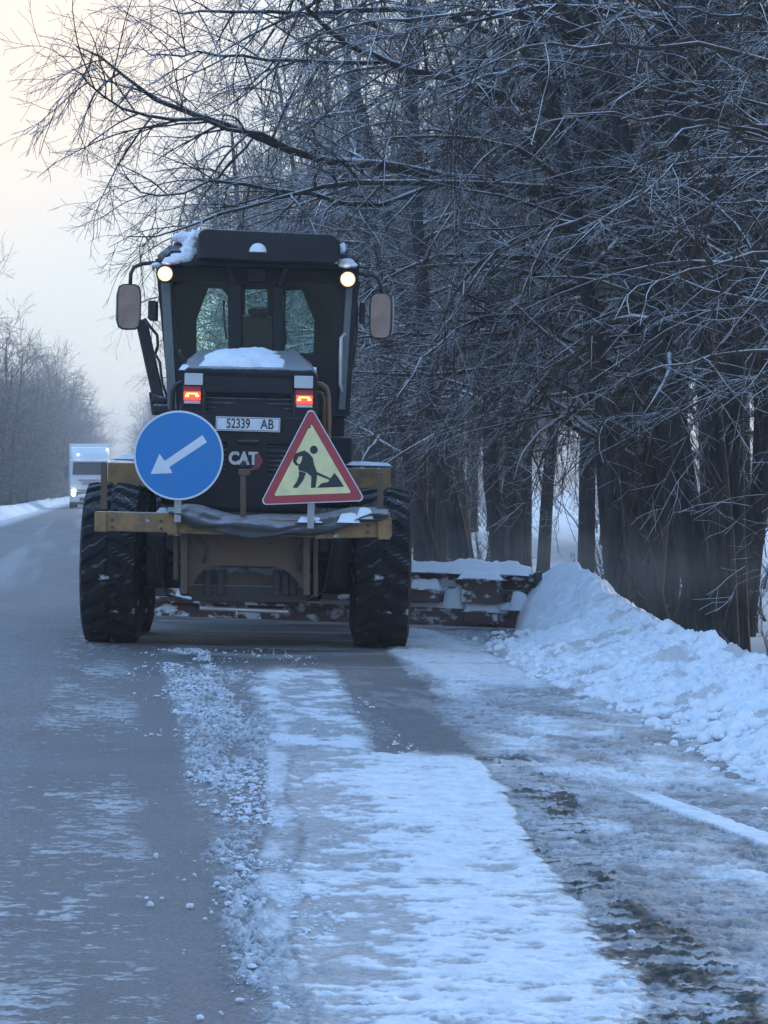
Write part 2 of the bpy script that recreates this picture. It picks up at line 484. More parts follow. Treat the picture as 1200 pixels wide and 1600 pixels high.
# ================================================================== THE SETTING
# ---- carriageway: one fine sheet of asphalt, slush, packed snow and mud
def build_road():
    rows = [4.2]
    while rows[-1] < 1100:
        v = rows[-1]
        rows.append(v + 0.0115 * (v / 6.0) ** 1.62 if v < 60 else v * 1.012)
    V = np.array(rows)
    U = np.concatenate([np.arange(-4.6, -1.2, 0.05), np.arange(-1.2, -0.3, 0.012), np.arange(-0.3, 2.2, 0.0068), np.arange(2.2, 4.2, 0.014)])
    u, v = np.meshgrid(U, V)
    u = u.astype(np.float32); v = v.astype(np.float32)
    near = (1 - sstep(30, 45, v))
    j = 0.16 * (fbm(u * 1.2, v * 0.35, 3, 4) - 0.5) + 0.10 * (fbm(u * 6, v * 1.6, 5, 4) - 0.5)
    uu = u + j
    fine = fbm(u * 22, v * 16, 11, 4)
    mid = fbm(u * 6, v * 4, 12, 4)
    streak = fbm(u * 4, v * 0.35, 13, 3)
    # snow cover of each strip across the road
    snow = np.zeros_like(u); dirt = np.zeros_like(u); wet = np.zeros_like(u); hgt = np.zeros_like(u)
    # worn wheel path with wind streaks of powder
    a1 = band(uu, -0.42, 0.10, 0.06) * sstep(0.51, 0.58, fbm(u * 15, v * 24, 21, 5, 0.68) * 0.7 + 0.3 * fbm(u * 2.5, v * 0.6, 22, 2))
    snow = np.maximum(snow, a1 * (0.15 + 0.45 * fbm(u * 5, v * 2, 27, 3)))
    a0 = (1 - sstep(-0.5, -0.2, uu)) * 0.16 * (0.4 + fbm(u * 3, v * .3, 25, 4))
    snow = np.maximum(snow, a0)
    # the machine's own tracks run a little to the right of the road's line
    tt = u - 0.0557 * v + j; t0 = u - 0.0557 * v; tj = tt + 0.05 * (fbm(u * 20, v * 12, 6, 4) - 0.5)
    # crumbled slush between the bare asphalt and the tyre's ridge
    cr_edge = -0.02 + 0.16 * (1 - sstep(6.5, 8.5, v))
    cb = sstep(0.22, 0.32, uu) * (1 - sstep(cr_edge - 0.05, cr_edge + 0.03, tt)) * (1 - sstep(18, 20.5, v))
    core = np.exp(-((uu - 0.27 - 0.013 * v) / (0.08 + 0.008 * v)) ** 2)
    w1, r1 = worley(u * 38, v * 30, 31)
    w2, r2 = worley(u * 75, v * 60, 33)
    w3, r3 = worley(u * 20, v * 16, 35)
    lump = np.clip(0.62 - w1, 0, 1) * (r1 > 0.45) * (0.25 + r1 * r1 * 1.3) * 0.024 + np.clip(0.55 - w2, 0, 1) * (r2 > 0.4) * 0.012 + np.clip(0.5 - w3, 0, 1) * (r3 > 0.78) * 0.045
    cbm = cb * sstep(0.50, 0.66, mid * 0.5 + 0.5 * fbm(u * 4, v * 1.3, 40, 4) + 0.16 * core + 0.02)
    hgt += lump * (cbm + 0.08 * cb) * near
    snow = np.maximum(snow, cb * (0.08 + 0.46 * sstep(0.002, 0.006, lump)) * (0.25 + 0.75 * cbm) + cb * 0.16 * fbm(u * 7, v * 3, 42, 4))
    # smooth ridge pressed by the tyre
    rg = band(tt, -0.045, 0.065, 0.03) * (1 - sstep(18.5, 20, v))
    snow = np.maximum(snow, rg * (0.34 + 0.34 * sstep(0.4, 0.6, fbm(u * 5, v * 2.5, 45, 5)))); hgt += rg * 0.007
    # bright snow strip, stops where the scraper has dug in
    end = 12.7 + 0.35 * (vnoise(u * 5, v * 0, 51) - 0.5)
    bs = band(tj, 0.06, 0.885, 0.025) * (1 - sstep(end - 0.05, end + 0.05, v))
    bsn = 0.5 * fbm(u * 5, v * 5, 54, 6, 0.68) + 0.5 * fbm(u * 13, v * 17, 55, 5, 0.65)
    bsm = sstep(0.43, 0.56, bsn + 0.10 * sstep(8.5, 12, v) * sstep(0.25, 0.5, tt) + 0.06 * sstep(0.3, 0.5, tt) - 0.09 * (1 - sstep(0.05, 0.40, tt)))
    snow = np.maximum(snow, bs * (0.56 + 0.44 * bsm)); hgt += bs * (0.006 + 0.006 * bsm + 0.016 * (fbm(u * 9, v * 8, 52, 6, 0.66) - 0.5))
    dirt = np.maximum(dirt, bs * (1 - bsm) * 0.45)
    bs2 = band(tj, -0.10, 0.42, 0.06) * band(v, 12.7, 19.2, 0.6)
    snow = np.maximum(snow, bs2 * (0.38 + 0.50 * sstep(.42, .58, fbm(u * 6, v * 4, 57, 6, 0.65))))
    # packed, dirty lilac snow to the verge
    pk = sstep(0.86, 0.92, tj)
    rip = fbm(u * 8, v * 9, 61, 5)
    plates = fbm(u * 7, v * 11, 65, 5, 0.68); crust = sstep(0.47, 0.53, plates) + 0.6 * sstep(0.52, 0.57, fbm(u * 16, v * 26, 66, 4, 0.65))
    snow = np.maximum(snow, pk * (0.50 + 0.40 * sstep(0.42, 0.60, fbm(u * 2.2, v * 0.9, 62, 5))))
    hgt += pk * (0.026 * (rip - 0.5) + 0.009 * crust) * near
    snow = snow - pk * 0.26 * (crust < 0.25) * near
    hgt += bs * 0.006 * crust * sstep(0.46, 0.56, fbm(u * 2.2, v * 1.1, 67, 3))
    dirt = np.maximum(dirt, pk * 0.75 * sstep(0.40, 0.64, rip * 0.5 + 0.5 * fbm(u * 2.5, v * 1.4, 64, 4)))
    # earthy mud scraped up along the strip
    mdm = band(tj + 0.5 * j, 0.86, 1.14, 0.05) * (1 - sstep(12.3, 12.9, v))
    mdn = fbm(u * 8, v * 17, 71, 6, 0.66)
    md = mdm * sstep(0.515, 0.565, mdn * .6 + .4 * fbm(u * 2.0, v * 1.0, 72, 2))
    mw, mr = worley(u * 26, v * 22, 73)
    hgt += md * (0.004 + 0.013 * np.clip(0.6 - mw, 0, 1) * (mr > 0.3))
    wet = np.maximum(wet, md)
    dirt = np.maximum(dirt, mdm * 0.6 * sstep(0.4, 0.6, mdn))
    # scraped patch behind the machine
    bpn = band(tj + 1.0 * j, 0.44, 0.96, 0.13) * sstep(12.6, 13.1, v + 0.4 * vnoise(u * 4, v * 0, 77)) * (1 - sstep(17.5, 20, v))
    bp = bpn * sstep(0.34, 0.50, fbm(u * 4, v * 1.2, 74, 6, 0.62))
    snow = np.maximum(snow, bpn * 0.35) * (1 - 0.62 * bp); dirt = np.maximum(dirt, bpn * 0.65); wet = np.maximum(wet, bp * (0.20 + 0.30 * fbm(u * 9, v * 6, 78, 4)))
    # brown slush and dark scrape lines round the machine
    un = band(v + 0.5 * j, 19.0, 40, 0.8) * sstep(0.25, 0.5, uu) * (1 - sstep(1.95, 2.15, uu)) * (0.75 + 0.25 * sstep(0.4, 0.6, fbm(u * 4, v * 3, 87, 4)))
    sl = sstep(0.45, 0.62, fbm(u * 0.8, v * 2.2, 81, 4))
    snow = snow * (1 - un) + un * (0.12 + 0.32 * sl); dirt = np.maximum(dirt, un * (0.75 - 0.3 * sl)); wet = np.maximum(wet, un * 0.5 * (1 - sl))
    # fresh snow dropped by the blade
    fs = band(uu, 2.05, 2.75, 0.07) * band(v, 17.2, 24.5, 0.2)
    fs *= 0.55 + 0.45 * sstep(0.35, 0.5, fbm(u * 1.1, v * 1.6, 83, 3))
    snow = np.maximum(snow, fs); dirt *= (1 - 0.8 * fs); hgt += fs * 0.012
    # a clean thin line left by the blade's heel
    lu = 2.03 + (11.36 - v) * 0.115
    ln = band(u - lu, -0.062, 0.062, 0.006) * band(v, 9.2, 11.35, 0.1)
    lfall = 1 - sstep(10.7, 11.4, v) * 0.7
    snow = np.maximum(snow, ln * lfall); dirt *= (1 - ln); hgt = hgt * (1 - ln) + ln * 0.020; 
    # thin powder and brown wheel tracks on the far carriageway
    fc = sstep(22, 40, v) * (uu > -6)
    trk = sstep(0.42, 0.62, fbm(u * 0.9 + 0.01 * v, v * 0.02, 91, 4))
    snow = np.maximum(snow, fc * (0.05 + 0.26 * trk)); dirt = np.maximum(dirt, fc * 0.35 * (1 - trk))
    edge = sstep(-3.3, -4.3, uu)
    snow = np.maximum(snow, edge * 0.85)
    # overall micro relief
    hgt += near * (0.004 * (fine - 0.5) + 0.006 * (mid - 0.5) * sstep(0.2, 0.7, uu))
    z = ground_z(u) + hgt
    me = mesh_np('road', np.stack([u, v, z], -1), quads=grid_faces(*u.shape))
    set_attr(me, 'snow', np.clip(snow, 0, 1)); set_attr(me, 'dirt', np.clip(dirt, 0, 1)); set_attr(me, 'wet', np.clip(wet, 0, 1))
    m, nt, b = nodes_of('road_surface'); N, L = nt.nodes, nt.links
    t = N.new('ShaderNodeTexCoord')
    def at(n):
        a = N.new('ShaderNodeAttribute'); a.attribute_name = n; return a.outputs['Fac']
    def noise(s, d=6, rg=0.6):
        n = N.new('ShaderNodeTexNoise'); n.inputs['Scale'].default_value = s; n.inputs['Detail'].default_value = d; n.inputs['Roughness'].default_value = rg
        L.new(t.outputs['Object'], n.inputs['Vector']); return n.outputs['Fac']
    def ramp(src, a, b_, c=0.0, d=1.0):
        r = N.new('ShaderNodeMapRange'); L.new(src, r.inputs['Value'])
        for k, x in zip(('From Min', 'From Max', 'To Min', 'To Max'), (a, b_, c, d)): r.inputs[k].default_value = x
        return r.outputs[0]
    def mixc(f, a, b_):
        x = N.new('ShaderNodeMix'); x.data_type = 'RGBA'
        L.new(f, x.inputs[0])
        for k, c in ((6, a), (7, b_)):
            if isinstance(c, tuple): x.inputs[k].default_value = rgb(c)
            else: L.new(c, x.inputs[k])
        return x.outputs[2]
    def math2(op, a, b_):
        x = N.new('ShaderNodeMath'); x.operation = op
        for k, c in ((0, a), (1, b_)):
            if isinstance(c, (int, float)): x.inputs[k].default_value = c
            else: L.new(c, x.inputs[k])
        return x.outputs[0]
    gr = noise(90, 3); big = noise(1.3, 5)
    asph = mixc(ramp(gr, 0.35, 0.7), (0.085, 0.078, 0.078), (0.20, 0.185, 0.19))
    asph = mixc(ramp(big, 0.35, 0.7, 0, 0.45), asph, (0.19, 0.19, 0.21))
    sn = math2('ADD', at('snow'), ramp(noise(42, 8, 0.75), 0.3, 0.7, -0.26, 0.26))
    sn = ramp(sn, 0.10, 0.86)
    snowc = mixc(ramp(noise(9, 6), 0.35, 0.7), (0.76, 0.78, 0.82), (0.58, 0.61, 0.66))
    dirty = mixc(ramp(noise(14, 5), 0.35, 0.65), (0.48, 0.42, 0.39), (0.28, 0.24, 0.21))
    snowc = mixc(ramp(noise(24, 6, 0.7), 0.52, 0.66, 0, 0.45), snowc, (0.42, 0.42, 0.46))
    snowc = mixc(at('dirt'), snowc, dirty)
    base = mixc(sn, asph, snowc)
    mud = mixc(ramp(noise(30, 5), 0.4, 0.65), (0.030, 0.030, 0.030), (0.10, 0.095, 0.085))
    base = mixc(ramp(math2('ADD', at('wet'), ramp(noise(55, 6, 0.7), 0.3, 0.7, -0.35, 0.25)), 0.15, 0.75), base, mud)
    L.new(base, b.inputs['Base Color'])
    L.new(ramp(sn, 0, 0.5, 0.72, 0.85), b.inputs['Roughness'])
    b.inputs['Specular IOR Level'].default_value = 0.35
    bp = N.new('ShaderNodeBump'); bp.inputs['Strength'].default_value = 0.45; bp.inputs['Distance'].default_value = 0.012
    L.new(math2('ADD', noise(60, 6), math2('MULTIPLY', sn, 0.6)), bp.inputs['Height']); L.new(bp.outputs[0], b.inputs['Normal'])
    return tag(link('road', me, m), kind='structure')

ROAD = build_road()

# ---- the ground on both sides: left verge bank, right ditch, open snow fields
def field_height(u, v):
    z = np.full(u.shape, -0.12, np.float32)
    lb = band(u, -6.2, -4.9, 0.45) * (0.42 + 0.30 * (fbm(u * 0.9, v * 0.12, 101, 4) - 0.3))
    z = z + lb
    z = z - 0.20 * sstep(-6.8, -9, u)
    z = z - 0.38 * band(u, 5.4, 10.5, 1.0) - 0.15 * sstep(11, 14, u)
    z = z + 0.10 * (fbm(u * 0.5, v * 0.3, 103, 5) - 0.5) * (np.abs(u + 0.9) > 4.6)
    z = z + 5.5 * sstep(60, 320, np.abs(u)) * (fbm(u * 0.006 + 3, v * 0.004, 107, 3))
    return z

def build_field():
    pos = np.concatenate([np.arange(-14, 14, 0.35), 14 * 1.09 ** np.arange(0, 56)])
    U = np.sort(np.concatenate([-14 * 1.09 ** np.arange(1, 56), pos]))
    V = np.concatenate([-40 * 1.2 ** np.arange(20, 0, -1), np.arange(-40, 0, 4), np.arange(0, 140, 0.5), 140 * 1.022 ** np.arange(0, 113)])
    u, v = np.meshgrid(U, V)
    u = u.astype(np.float32); v = v.astype(np.float32)
    me = mesh_np('snow_field', np.stack([u, v, field_height(u, v)], -1), quads=grid_faces(*u.shape))
    return tag(link('snow_field', me, snow_mat('field_snow', clean=(0.70, 0.73, 0.78), dirt=0.6, scale=0.8, bump=0.6)), kind='structure')

FIELD = build_field()

# ---- the ploughed bank along the right edge
def build_bank():
    U = np.arange(2.25, 6.6, 0.016); V = np.concatenate([np.arange(6.0, 28.6, 0.022)])
    u, v = np.meshgrid(U, V); u = u.astype(np.float32); v = v.astype(np.float32)
    # toe, ridge and back of the bank follow the road, the flow off the blade stands taller
    toe = np.interp(v, [6, 8, 11.5, 14, 16.5, 18, 21, 22.6, 23.4, 24.6, 28], [2.45, 2.5, 2.6, 2.72, 2.78, 2.62, 2.8, 3.2, 3.46, 3.52, 3.9])
    ridge = np.interp(v, [6, 16, 20, 22, 23.5, 25, 28], [3.62, 3.72, 3.82, 3.86, 3.88, 3.92, 4.1])
    top = np.interp(v, [6, 12, 16, 18, 20, 21.5, 22.6, 23.4, 24.6, 26.2, 27.6], [0.22, 0.20, 0.20, 0.23, 0.26, 0.33, 0.46, 0.53, 0.54, 0.42, 0.0])
    toe = toe + 0.28 * (fbm(u * 0, v * 0.9, 201, 4) - 0.5)
    t = np.clip((u - toe) / (ridge - toe), 0, 1)
    front = t ** (0.85 - 0.40 * sstep(21.8, 23.2, v))
    back = np.clip(1 - (u - ridge) / 1.7, 0, 1) ** 1.2
    prof = np.where(u < ridge, front, back)
    act = sstep(21.0, 23.0, v)
    lumps = np.zeros_like(u)
    for sc, amp, seed in ((3.5, 0.050, 211), (7, 0.042, 213), (15, 0.030, 215), (31, 0.022, 217), (52, 0.014, 219)):
        w, r = worley(u * sc + 0.3 * fbm(u * sc, v * sc, seed + 1, 2), v * sc * 0.9, seed)
        lumps += amp * 0.62 * (r > 0.48) * (0.4 + 1.2 * fbm(u * 1.5, v * 1.5, seed + 3, 2)) * sstep(0, 1, np.clip(1 - w / 0.75, 0, 1) * 1.15) * (0.3 + r)
    rough = sstep(-0.02, 0.25, t + 0.15 * (u > ridge)) * (1 - 0.25 * act)
    ground = np.where(u > ridge, -0.5, ground_z(u) - 0.012)
    z = ground + prof * (top - ground) + (lumps - 0.035) * rough * (0.45 + 0.75 * prof)
    z += 0.09 * (fbm(u * 2.2, v * 1.6, 221, 6, 0.6) - 0.5) * prof
    z += 0.018 * (fbm(u * 24, v * 20, 223, 5, 0.65) - 0.5) * (t > 0)
    z = np.where(t <= 0, np.minimum(z, ground_z(u) - 0.03), z)
    me = mesh_np('snow_bank', np.stack([u, v, z], -1), quads=grid_faces(*u.shape))
    dr = (1 - act) * (0.60 * sstep(0.50, 0.66, fbm(u * 4, v * 3.5, 231, 5)) + 0.20 * (1 - sstep(0, 0.5, t)) * (fbm(u * 2, v * 2, 232, 3)))
    set_attr(me, 'dirt', np.clip(dr, 0, 1))
    return tag(link('snow_bank', me, snow_mat('bank_snow', dirt=0.22, scale=7, bump=0.55, attr='dirt')), kind='stuff',
               label='long lumpy bank of ploughed snow along the right edge of the road', cat='snow bank')

BANK = build_bank()

# ---- loose lumps: crumbs of slush on the lane and clods at the foot of the bank
def icosphere(sub=1):
    import bmesh
    bm = bmesh.new(); bmesh.ops.create_icosphere(bm, subdivisions=sub, radius=1.0)
    v = np.array([p.co[:] for p in bm.verts], np.float32); f = np.array([[p.index for p in q.verts] for q in bm.faces], np.int32)
    bm.free(); return v, f

def scatter(name, pts, sizes, m, seed, sub=1, flat=0.6):
    v0, f0 = icosphere(sub); r = np.random.default_rng(seed); n = len(pts)
    d = 1 + 0.45 * (r.random((n, len(v0), 1)) - 0.5)
    sc = sizes[:, None, None] * (0.65 + 0.7 * r.random((n, 1, 3))) * np.array([1, 1, flat])
    a = r.random(n) * 2 * np.pi; c, s = np.cos(a)[:, None], np.sin(a)[:, None]
    v = v0[None] * d * sc
    x = v[..., 0] * c - v[..., 1] * s; y = v[..., 0] * s + v[..., 1] * c
    v = np.stack([x, y, v[..., 2]], -1) + pts[:, None, :]
    f = f0[None] + (np.arange(n) * len(v0))[:, None, None]
    return link(name, mesh_np(name, v, tris=f.reshape(-1, 3), smooth=False), m)

def crumbs():
    r = np.random.default_rng(5); n = 9000
    v = 5 + 16 * r.random(n) ** 0.8
    u = 0.26 + 0.40 * r.beta(1.6, 1.4, n); k = r.random(n) < 0.10; u = np.where(k, u - 0.32 * r.random(n), u)
    k2 = r.random(n) < 0.12; u = np.where(k2, 0.7 + 0.7 * r.random(n), u)
    keep = fbm(u * 6, v * 2.0, 41, 3) > 0.50
    u, v = u[keep], v[keep]
    s = 0.003 + 0.011 * r.random(len(u)) ** 4
    P = np.stack([u, v, ground_z(u) + s * 0.3 + 0.006], -1)
    o = scatter('slush_crumbs', P, s, snow_mat('crumb_snow', clean=(0.66, 0.71, 0.80), dirt=0.5, scale=20, bump=0.3), 6, sub=1)
    tag(o, kind='stuff', label='strip of loose crumbs of grey slush between bare asphalt and packed snow', cat='slush')
    n = 1500
    v = 7 + 16 * r.random(n)
    toe = np.interp(v, [7, 11.5, 14, 16.5, 18, 22.4], [2.5, 2.6, 2.72, 2.78, 2.62, 2.88])
    u = toe + 0.05 + r.normal(0, 0.10, n) + 0.9 * r.random(n) ** 1.5 * (r.random(n) < 0.75)
    t = np.clip((u - toe) / 1.05, 0, 1)
    s = 0.006 + 0.040 * r.random(n) ** 4.0
    s = np.where(t < 0.02, s * 0.5, s)
    P = np.stack([u, v, ground_z(u) + 0.235 * t ** 0.85 + s * 0.15], -1)
    o = scatter('snow_clods', P, s, snow_mat('clod_snow', dirt=0.35, scale=9, bump=0.4), 8, sub=2, flat=0.85)
    for p in o.data.polygons: p.use_smooth = True
    tag(o, kind='stuff', label='loose clods of snow strewn over the face and foot of the snow bank', cat='snow clods')
crumbs()

# ================================================================== TREES
def tubes_np(P, Rr, sides):
    """P (N,K,3) centre lines, Rr (N,K) radii -> verts, quads"""
    N_, K, _ = P.shape
    T = np.empty_like(P); T[:, 1:-1] = P[:, 2:] - P[:, :-2]; T[:, 0] = P[:, 1] - P[:, 0]; T[:, -1] = P[:, -1] - P[:, -2]
    T /= np.linalg.norm(T, axis=-1, keepdims=True) + 1e-9
    mean = P[:, -1] - P[:, 0]; mean /= np.linalg.norm(mean, axis=-1, keepdims=True) + 1e-9
    ref = np.where(np.abs(mean[:, 2:3]) < 0.8, np.array([[0, 0, 1.0]]), np.array([[1.0, 0, 0]]))[:, None, :]
    A = np.cross(T, np.broadcast_to(ref, T.shape)); A /= np.linalg.norm(A, axis=-1, keepdims=True) + 1e-9
    B = np.cross(T, A)
    th = 2 * np.pi * np.arange(sides) / sides + 0.5
    ring = P[:, :, None, :] + Rr[:, :, None, None] * (A[:, :, None, :] * np.cos(th)[None, None, :, None] + B[:, :, None, :] * np.sin(th)[None, None, :, None])
    base = (np.arange(N_) * K * sides)[:, None, None] + (np.arange(K - 1) * sides)[None, :, None]
    k = np.arange(sides)[None, None, :]; l = (k + 1) % sides
    q = np.stack([base + k, base + l, base + sides + l, base + sides + k], -1).reshape(-1, 4)
    return ring.reshape(-1, 3), q

def unit(x): return x / (np.linalg.norm(x, axis=-1, keepdims=True) + 1e-9)

def shoots(P, Rr, r, n, t0, t1, length, spread, K, droop, wig, rad, tip, lift=0.0, pull=(0, 0, 0), lvar=0.5):
    """n side shoots off every parent line"""
    N_, Kp, _ = P.shape
    t = t0 + (t1 - t0) * (np.arange(n)[None] + r.random((N_, n))) / n
    x = t * (Kp - 1); i = np.clip(np.floor(x).astype(int), 0, Kp - 2); f = (x - i)[..., None]
    rows = np.arange(N_)[:, None]
    start = P[rows, i] * (1 - f) + P[rows, i + 1] * f
    tan = unit(P[rows, i + 1] - P[rows, i])
    pr = Rr[rows, i] * (1 - f[..., 0]) + Rr[rows, i + 1] * f[..., 0]
    rnd = unit(r.normal(size=(N_, n, 3)) + np.array([0, 0, lift]))
    side = unit(rnd - tan * (rnd * tan).sum(-1, keepdims=True))
    ang = spread * (0.7 + 0.6 * r.random((N_, n, 1)))
    d = unit(tan * np.cos(ang) + side * np.sin(ang))
    L = length * (1 - lvar + 2 * lvar * r.random((N_, n))) * (1.15 - 0.6 * t)
    start = start.reshape(-1, 3); d = d.reshape(-1, 3); L = L.reshape(-1); pr = pr.reshape(-1)
    pts = [start]; p = start; M = len(start)
    bend = r.normal(size=(M, 3)) * wig * 0.5
    for k in range(K - 1):
        d = unit(d + bend + r.normal(size=(M, 3)) * wig + np.array([0, 0, -droop]) + np.array(pull))
        p = p + d * (L / (K - 1))[:, None]; pts.append(p)
    Q = np.stack(pts, 1)
    r0 = np.minimum(pr * 0.75, rad)
    s = np.linspace(0, 1, K)[None]
    RR = r0[:, None] * (1 - s) + tip * s
    return Q, RR

def join_tubes(groups):
    vs, qs, n = [], [], 0
    for P, Rr, sd in groups:
        v, q = tubes_np(P, Rr, sd); vs.append(v); qs.append(q + n); n += len(v)
    return np.concatenate(vs), np.concatenate(qs)

def stem_line(r, base, height, lean, wig, K=14, r0=0.2, r1=0.03):
    p = np.array(base, float); d = unit(np.array([lean[0], lean[1], 1.0])); pts = [p]
    for k in range(K - 1):
        d = unit(d + r.normal(size=3) * wig * np.array([1, 1, 0.4]) + np.array([0, 0, 0.04])); p = p + d * height / (K - 1); pts.append(p)
    s = np.linspace(0, 1, K)
    rad = r0 * (1 - s) ** 0.8 + r1; rad[0] *= 1.45
    return np.array(pts), rad

M_TRUNK = bark_mat('tree_bark', (0.024, 0.025, 0.027), 0.45, 1.45, 1.75)
M_TWIG = bark_mat('frosted_twigs', (0.052, 0.037, 0.030), 1.0, 1.55, 1.90)
M_FARTWIG = bark_mat('far_frosted_twigs', (0.080, 0.062, 0.056), 0.8, 1.45, 2.2, (0.56, 0.54, 0.54))

def tree_meshes(seed, height, stems, limb_n, limb_len, droop, low=0.12, dense=1.0, twig=0.0029, hero=None, side_pull=0.0, lod=0, spread=1.15, fullness=1.0, extra_r=1.0):
    r = np.random.default_rng(seed)
    trunkP, trunkR = [], []
    for (bx, by, lx, ly, hh, rr) in stems:
        P, Q = stem_line(r, (bx, by, -0.6), height * hh, (lx, ly), 0.05, r0=rr * extra_r)
        trunkP.append(P); trunkR.append(Q)
    TP, TR = np.array(trunkP), np.array(trunkR)
    groups_t = [(TP, TR, 12)]
    limbs, limR = shoots(TP, TR, r, limb_n, low, 0.97, limb_len, spread, 12, droop * 0.4, 0.085, 0.046, 0.006, lift=0.25, pull=(-side_pull, 0, 0), lvar=0.35)
    # limbs that leave low are shorter
    if hero is not None:
        for pts, ra, rb in hero:
            pts = np.array(pts, float); s = np.linspace(0, 1, len(pts)); si = np.linspace(0, 1, 12)
            # smooth through the given points
            q = np.stack([np.interp(si, s, pts[:, k]) for k in range(3)], -1)
            q[1:-1] = 0.25 * q[:-2] + 0.5 * q[1:-1] + 0.25 * q[2:]
            q[1:-1] += r.normal(size=(10, 3)) * 0.025
            limbs = np.concatenate([limbs, q[None], ]); limR = np.concatenate([limR, np.linspace(ra, rb, 12)[None]])
    g = [(limbs, limR, 6)]
    n2, n3, n4 = [(9, 8, 3), (7, 5, 0)][lod]
    n2 = max(3, int(n2 * dense)); n3 = max(3, int(round(n3 * min(1, dense * 1.1))))
    b2, r2 = shoots(limbs, limR, r, n2, 0.12, 1.0, 1.75 * fullness, 0.85, 8, droop, 0.085, 0.017, twig * 1.3, pull=(-side_pull * 0.5, 0, 0))
    g.append((b2, r2, 4))
    b3, r3 = shoots(b2, r2, r, n3, 0.10, 1.0, 0.62 * fullness, 0.80, 5, droop * 0.9, 0.12, 0.007, twig)
    g.append((b3, r3, 3))
    if n4:
        b4, r4 = shoots(b3, r3, r, n4, 0.15, 0.95, 0.24 * fullness, 0.75, 3, droop * 0.6, 0.14, twig * 1.25, twig * 0.8)
        g.append((b4, r4, 3))
    tv, tq = join_tubes(groups_t); cv, cq = join_tubes(g)
    return mesh_np('trunk', tv, quads=tq), mesh_np('crown', cv, quads=cq)

def put_tree(meshes, loc, rz, sc, label, group, name='bare_tree', mt=None, mc=None, cat='tree'):
    t = empty(name, loc, (0, 0, rz)); t.scale = (sc, sc, sc)
    tag(t, label, cat, group)
    a = bpy.data.objects.new('trunk', meshes[0]); COL.objects.link(a); a.parent = t
    b = bpy.data.objects.new('crown', meshes[1]); COL.objects.link(b); b.parent = t
    if not meshes[0].materials: meshes[0].materials.append(mt or M_TRUNK)
    if not meshes[1].materials: meshes[1].materials.append(mc or M_TWIG)
    return t
# kinds of roadside tree: clumps of leaning stems with drooping, frosted side branches
KIND = [
    tree_meshes(1, 13, [(0, 0, 0.02, 0, 1, 0.24), (0.35, 0.2, 0.10, 0.05, 0.8, 0.15)], 22, 3.4, 0.11, low=0.27, side_pull=0.03, extra_r=0.72, dense=0.75),
    tree_meshes(2, 12, [(0, 0, -0.08, 0.03, 1, 0.20), (0.3, -0.3, 0.16, 0, 0.85, 0.15), (-0.3, 0.3, -0.24, 0, 0.7, 0.12)], 15, 3.2, 0.13, low=0.30, side_pull=0.04, extra_r=0.72, dense=0.75),
    tree_meshes(3, 14, [(0, 0, 0.05, -0.03, 1, 0.27), (-0.5, 0.3, 0.0, 0, 0.9, 0.12)], 20, 3.8, 0.10, low=0.27, side_pull=0.03, extra_r=0.72, dense=0.75),
    tree_meshes(4, 11, [(0, 0, -0.22, 0.0, 1, 0.20), (0.5, 0.1, -0.05, 0.04, 1, 0.17), (0.7, 0.4, 0.1, 0, 0.9, 0.12)], 16, 3.5, 0.14, low=0.32, side_pull=0.05, extra_r=0.78, dense=0.75),
    tree_meshes(5, 12, [(0, 0, 0.03, 0.05, 1, 0.19), (0.4, 0.3, 0.02, 0.05, 0.9, 0.14), (-0.45, -0.1, -0.10, 0, 0.95, 0.15), (0.15, -0.4, 0.06, 0, 0.8, 0.10)], 12, 3.2, 0.12, low=0.30, extra_r=0.72, dense=0.75),
]
FAR = [
    tree_meshes(41, 14, [(0, 0, 0.05, 0, 1, 0.24), (0.4, 0, 0.15, 0, .9, .18)], 22, 4.6, -0.02, lod=1, twig=0.011, spread=0.8, dense=1.3, fullness=1.3, low=0.1),
    tree_meshes(42, 12, [(0, 0, -0.05, 0, 1, 0.2), (0.5, 0.3, 0.2, 0, 0.9, 0.15)], 22, 4.2, -0.01, lod=1, twig=0.011, spread=0.85, dense=1.3, fullness=1.3, low=0.06),
    tree_meshes(43, 9, [(0, 0, 0.1, 0, 1, 0.13), (0.6, 0.2, -0.2, 0, 0.9, 0.12), (-0.5, 0.3, 0.1, 0.1, 0.8, 0.1)], 18, 3.4, 0.0, lod=1, twig=0.011, spread=0.9, dense=1.3, fullness=1.2, low=0.03),
]
def tree_z(u, v):
    return float(field_height(np.array([[u]], np.float32), np.array([[v]], np.float32))[0, 0])

# front row: (u, v, kind, turn, scale, label)
ROW = [
    (6.9, 17.2, 0, 2.6, 1.0, 'bare tree at the near end of the row, only frosted boughs in view upper right'),
    (6.6, 21.5, 3, 0.0, 0.9, 'bare tree with long frost-lined twigs hanging in from the right edge of the picture'),
    (6.0, 27.2, 4, 1.0, 1.0, 'dark clustered trunks at the far right edge, nearest of those behind the bank'),
    (5.95, 29.6, 2, 0.4, 0.95, 'stout upright dark trunk second from the right edge behind the snow bank'),
    (6.75, 32.0, 1, 0.0, 1.0, 'dark multi-stemmed tree set back between two stout trunks near the right edge'),
    (6.3, 35.0, 0, 4.0, 0.9, 'broad dark trunk right of the bright gap, rising behind the peak of the snow bank'),
    (5.35, 42.0, 3, 0.0, 0.9, 'tree with two stems leaning left, just left of the bright snowy gap'),
    (5.9, 47.0, 1, 0.2, 1.0, 'dark leaning forked tree above the right end of the grader blade'),
    (5.7, 53.0, 4, 2.0, 1.0, 'slim clustered stems behind the middle of the grader blade'),
    (5.9, 60.0, 2, 1.5, 1.0, 'straight bare tree just beyond the right rear tyre of the grader'),
]
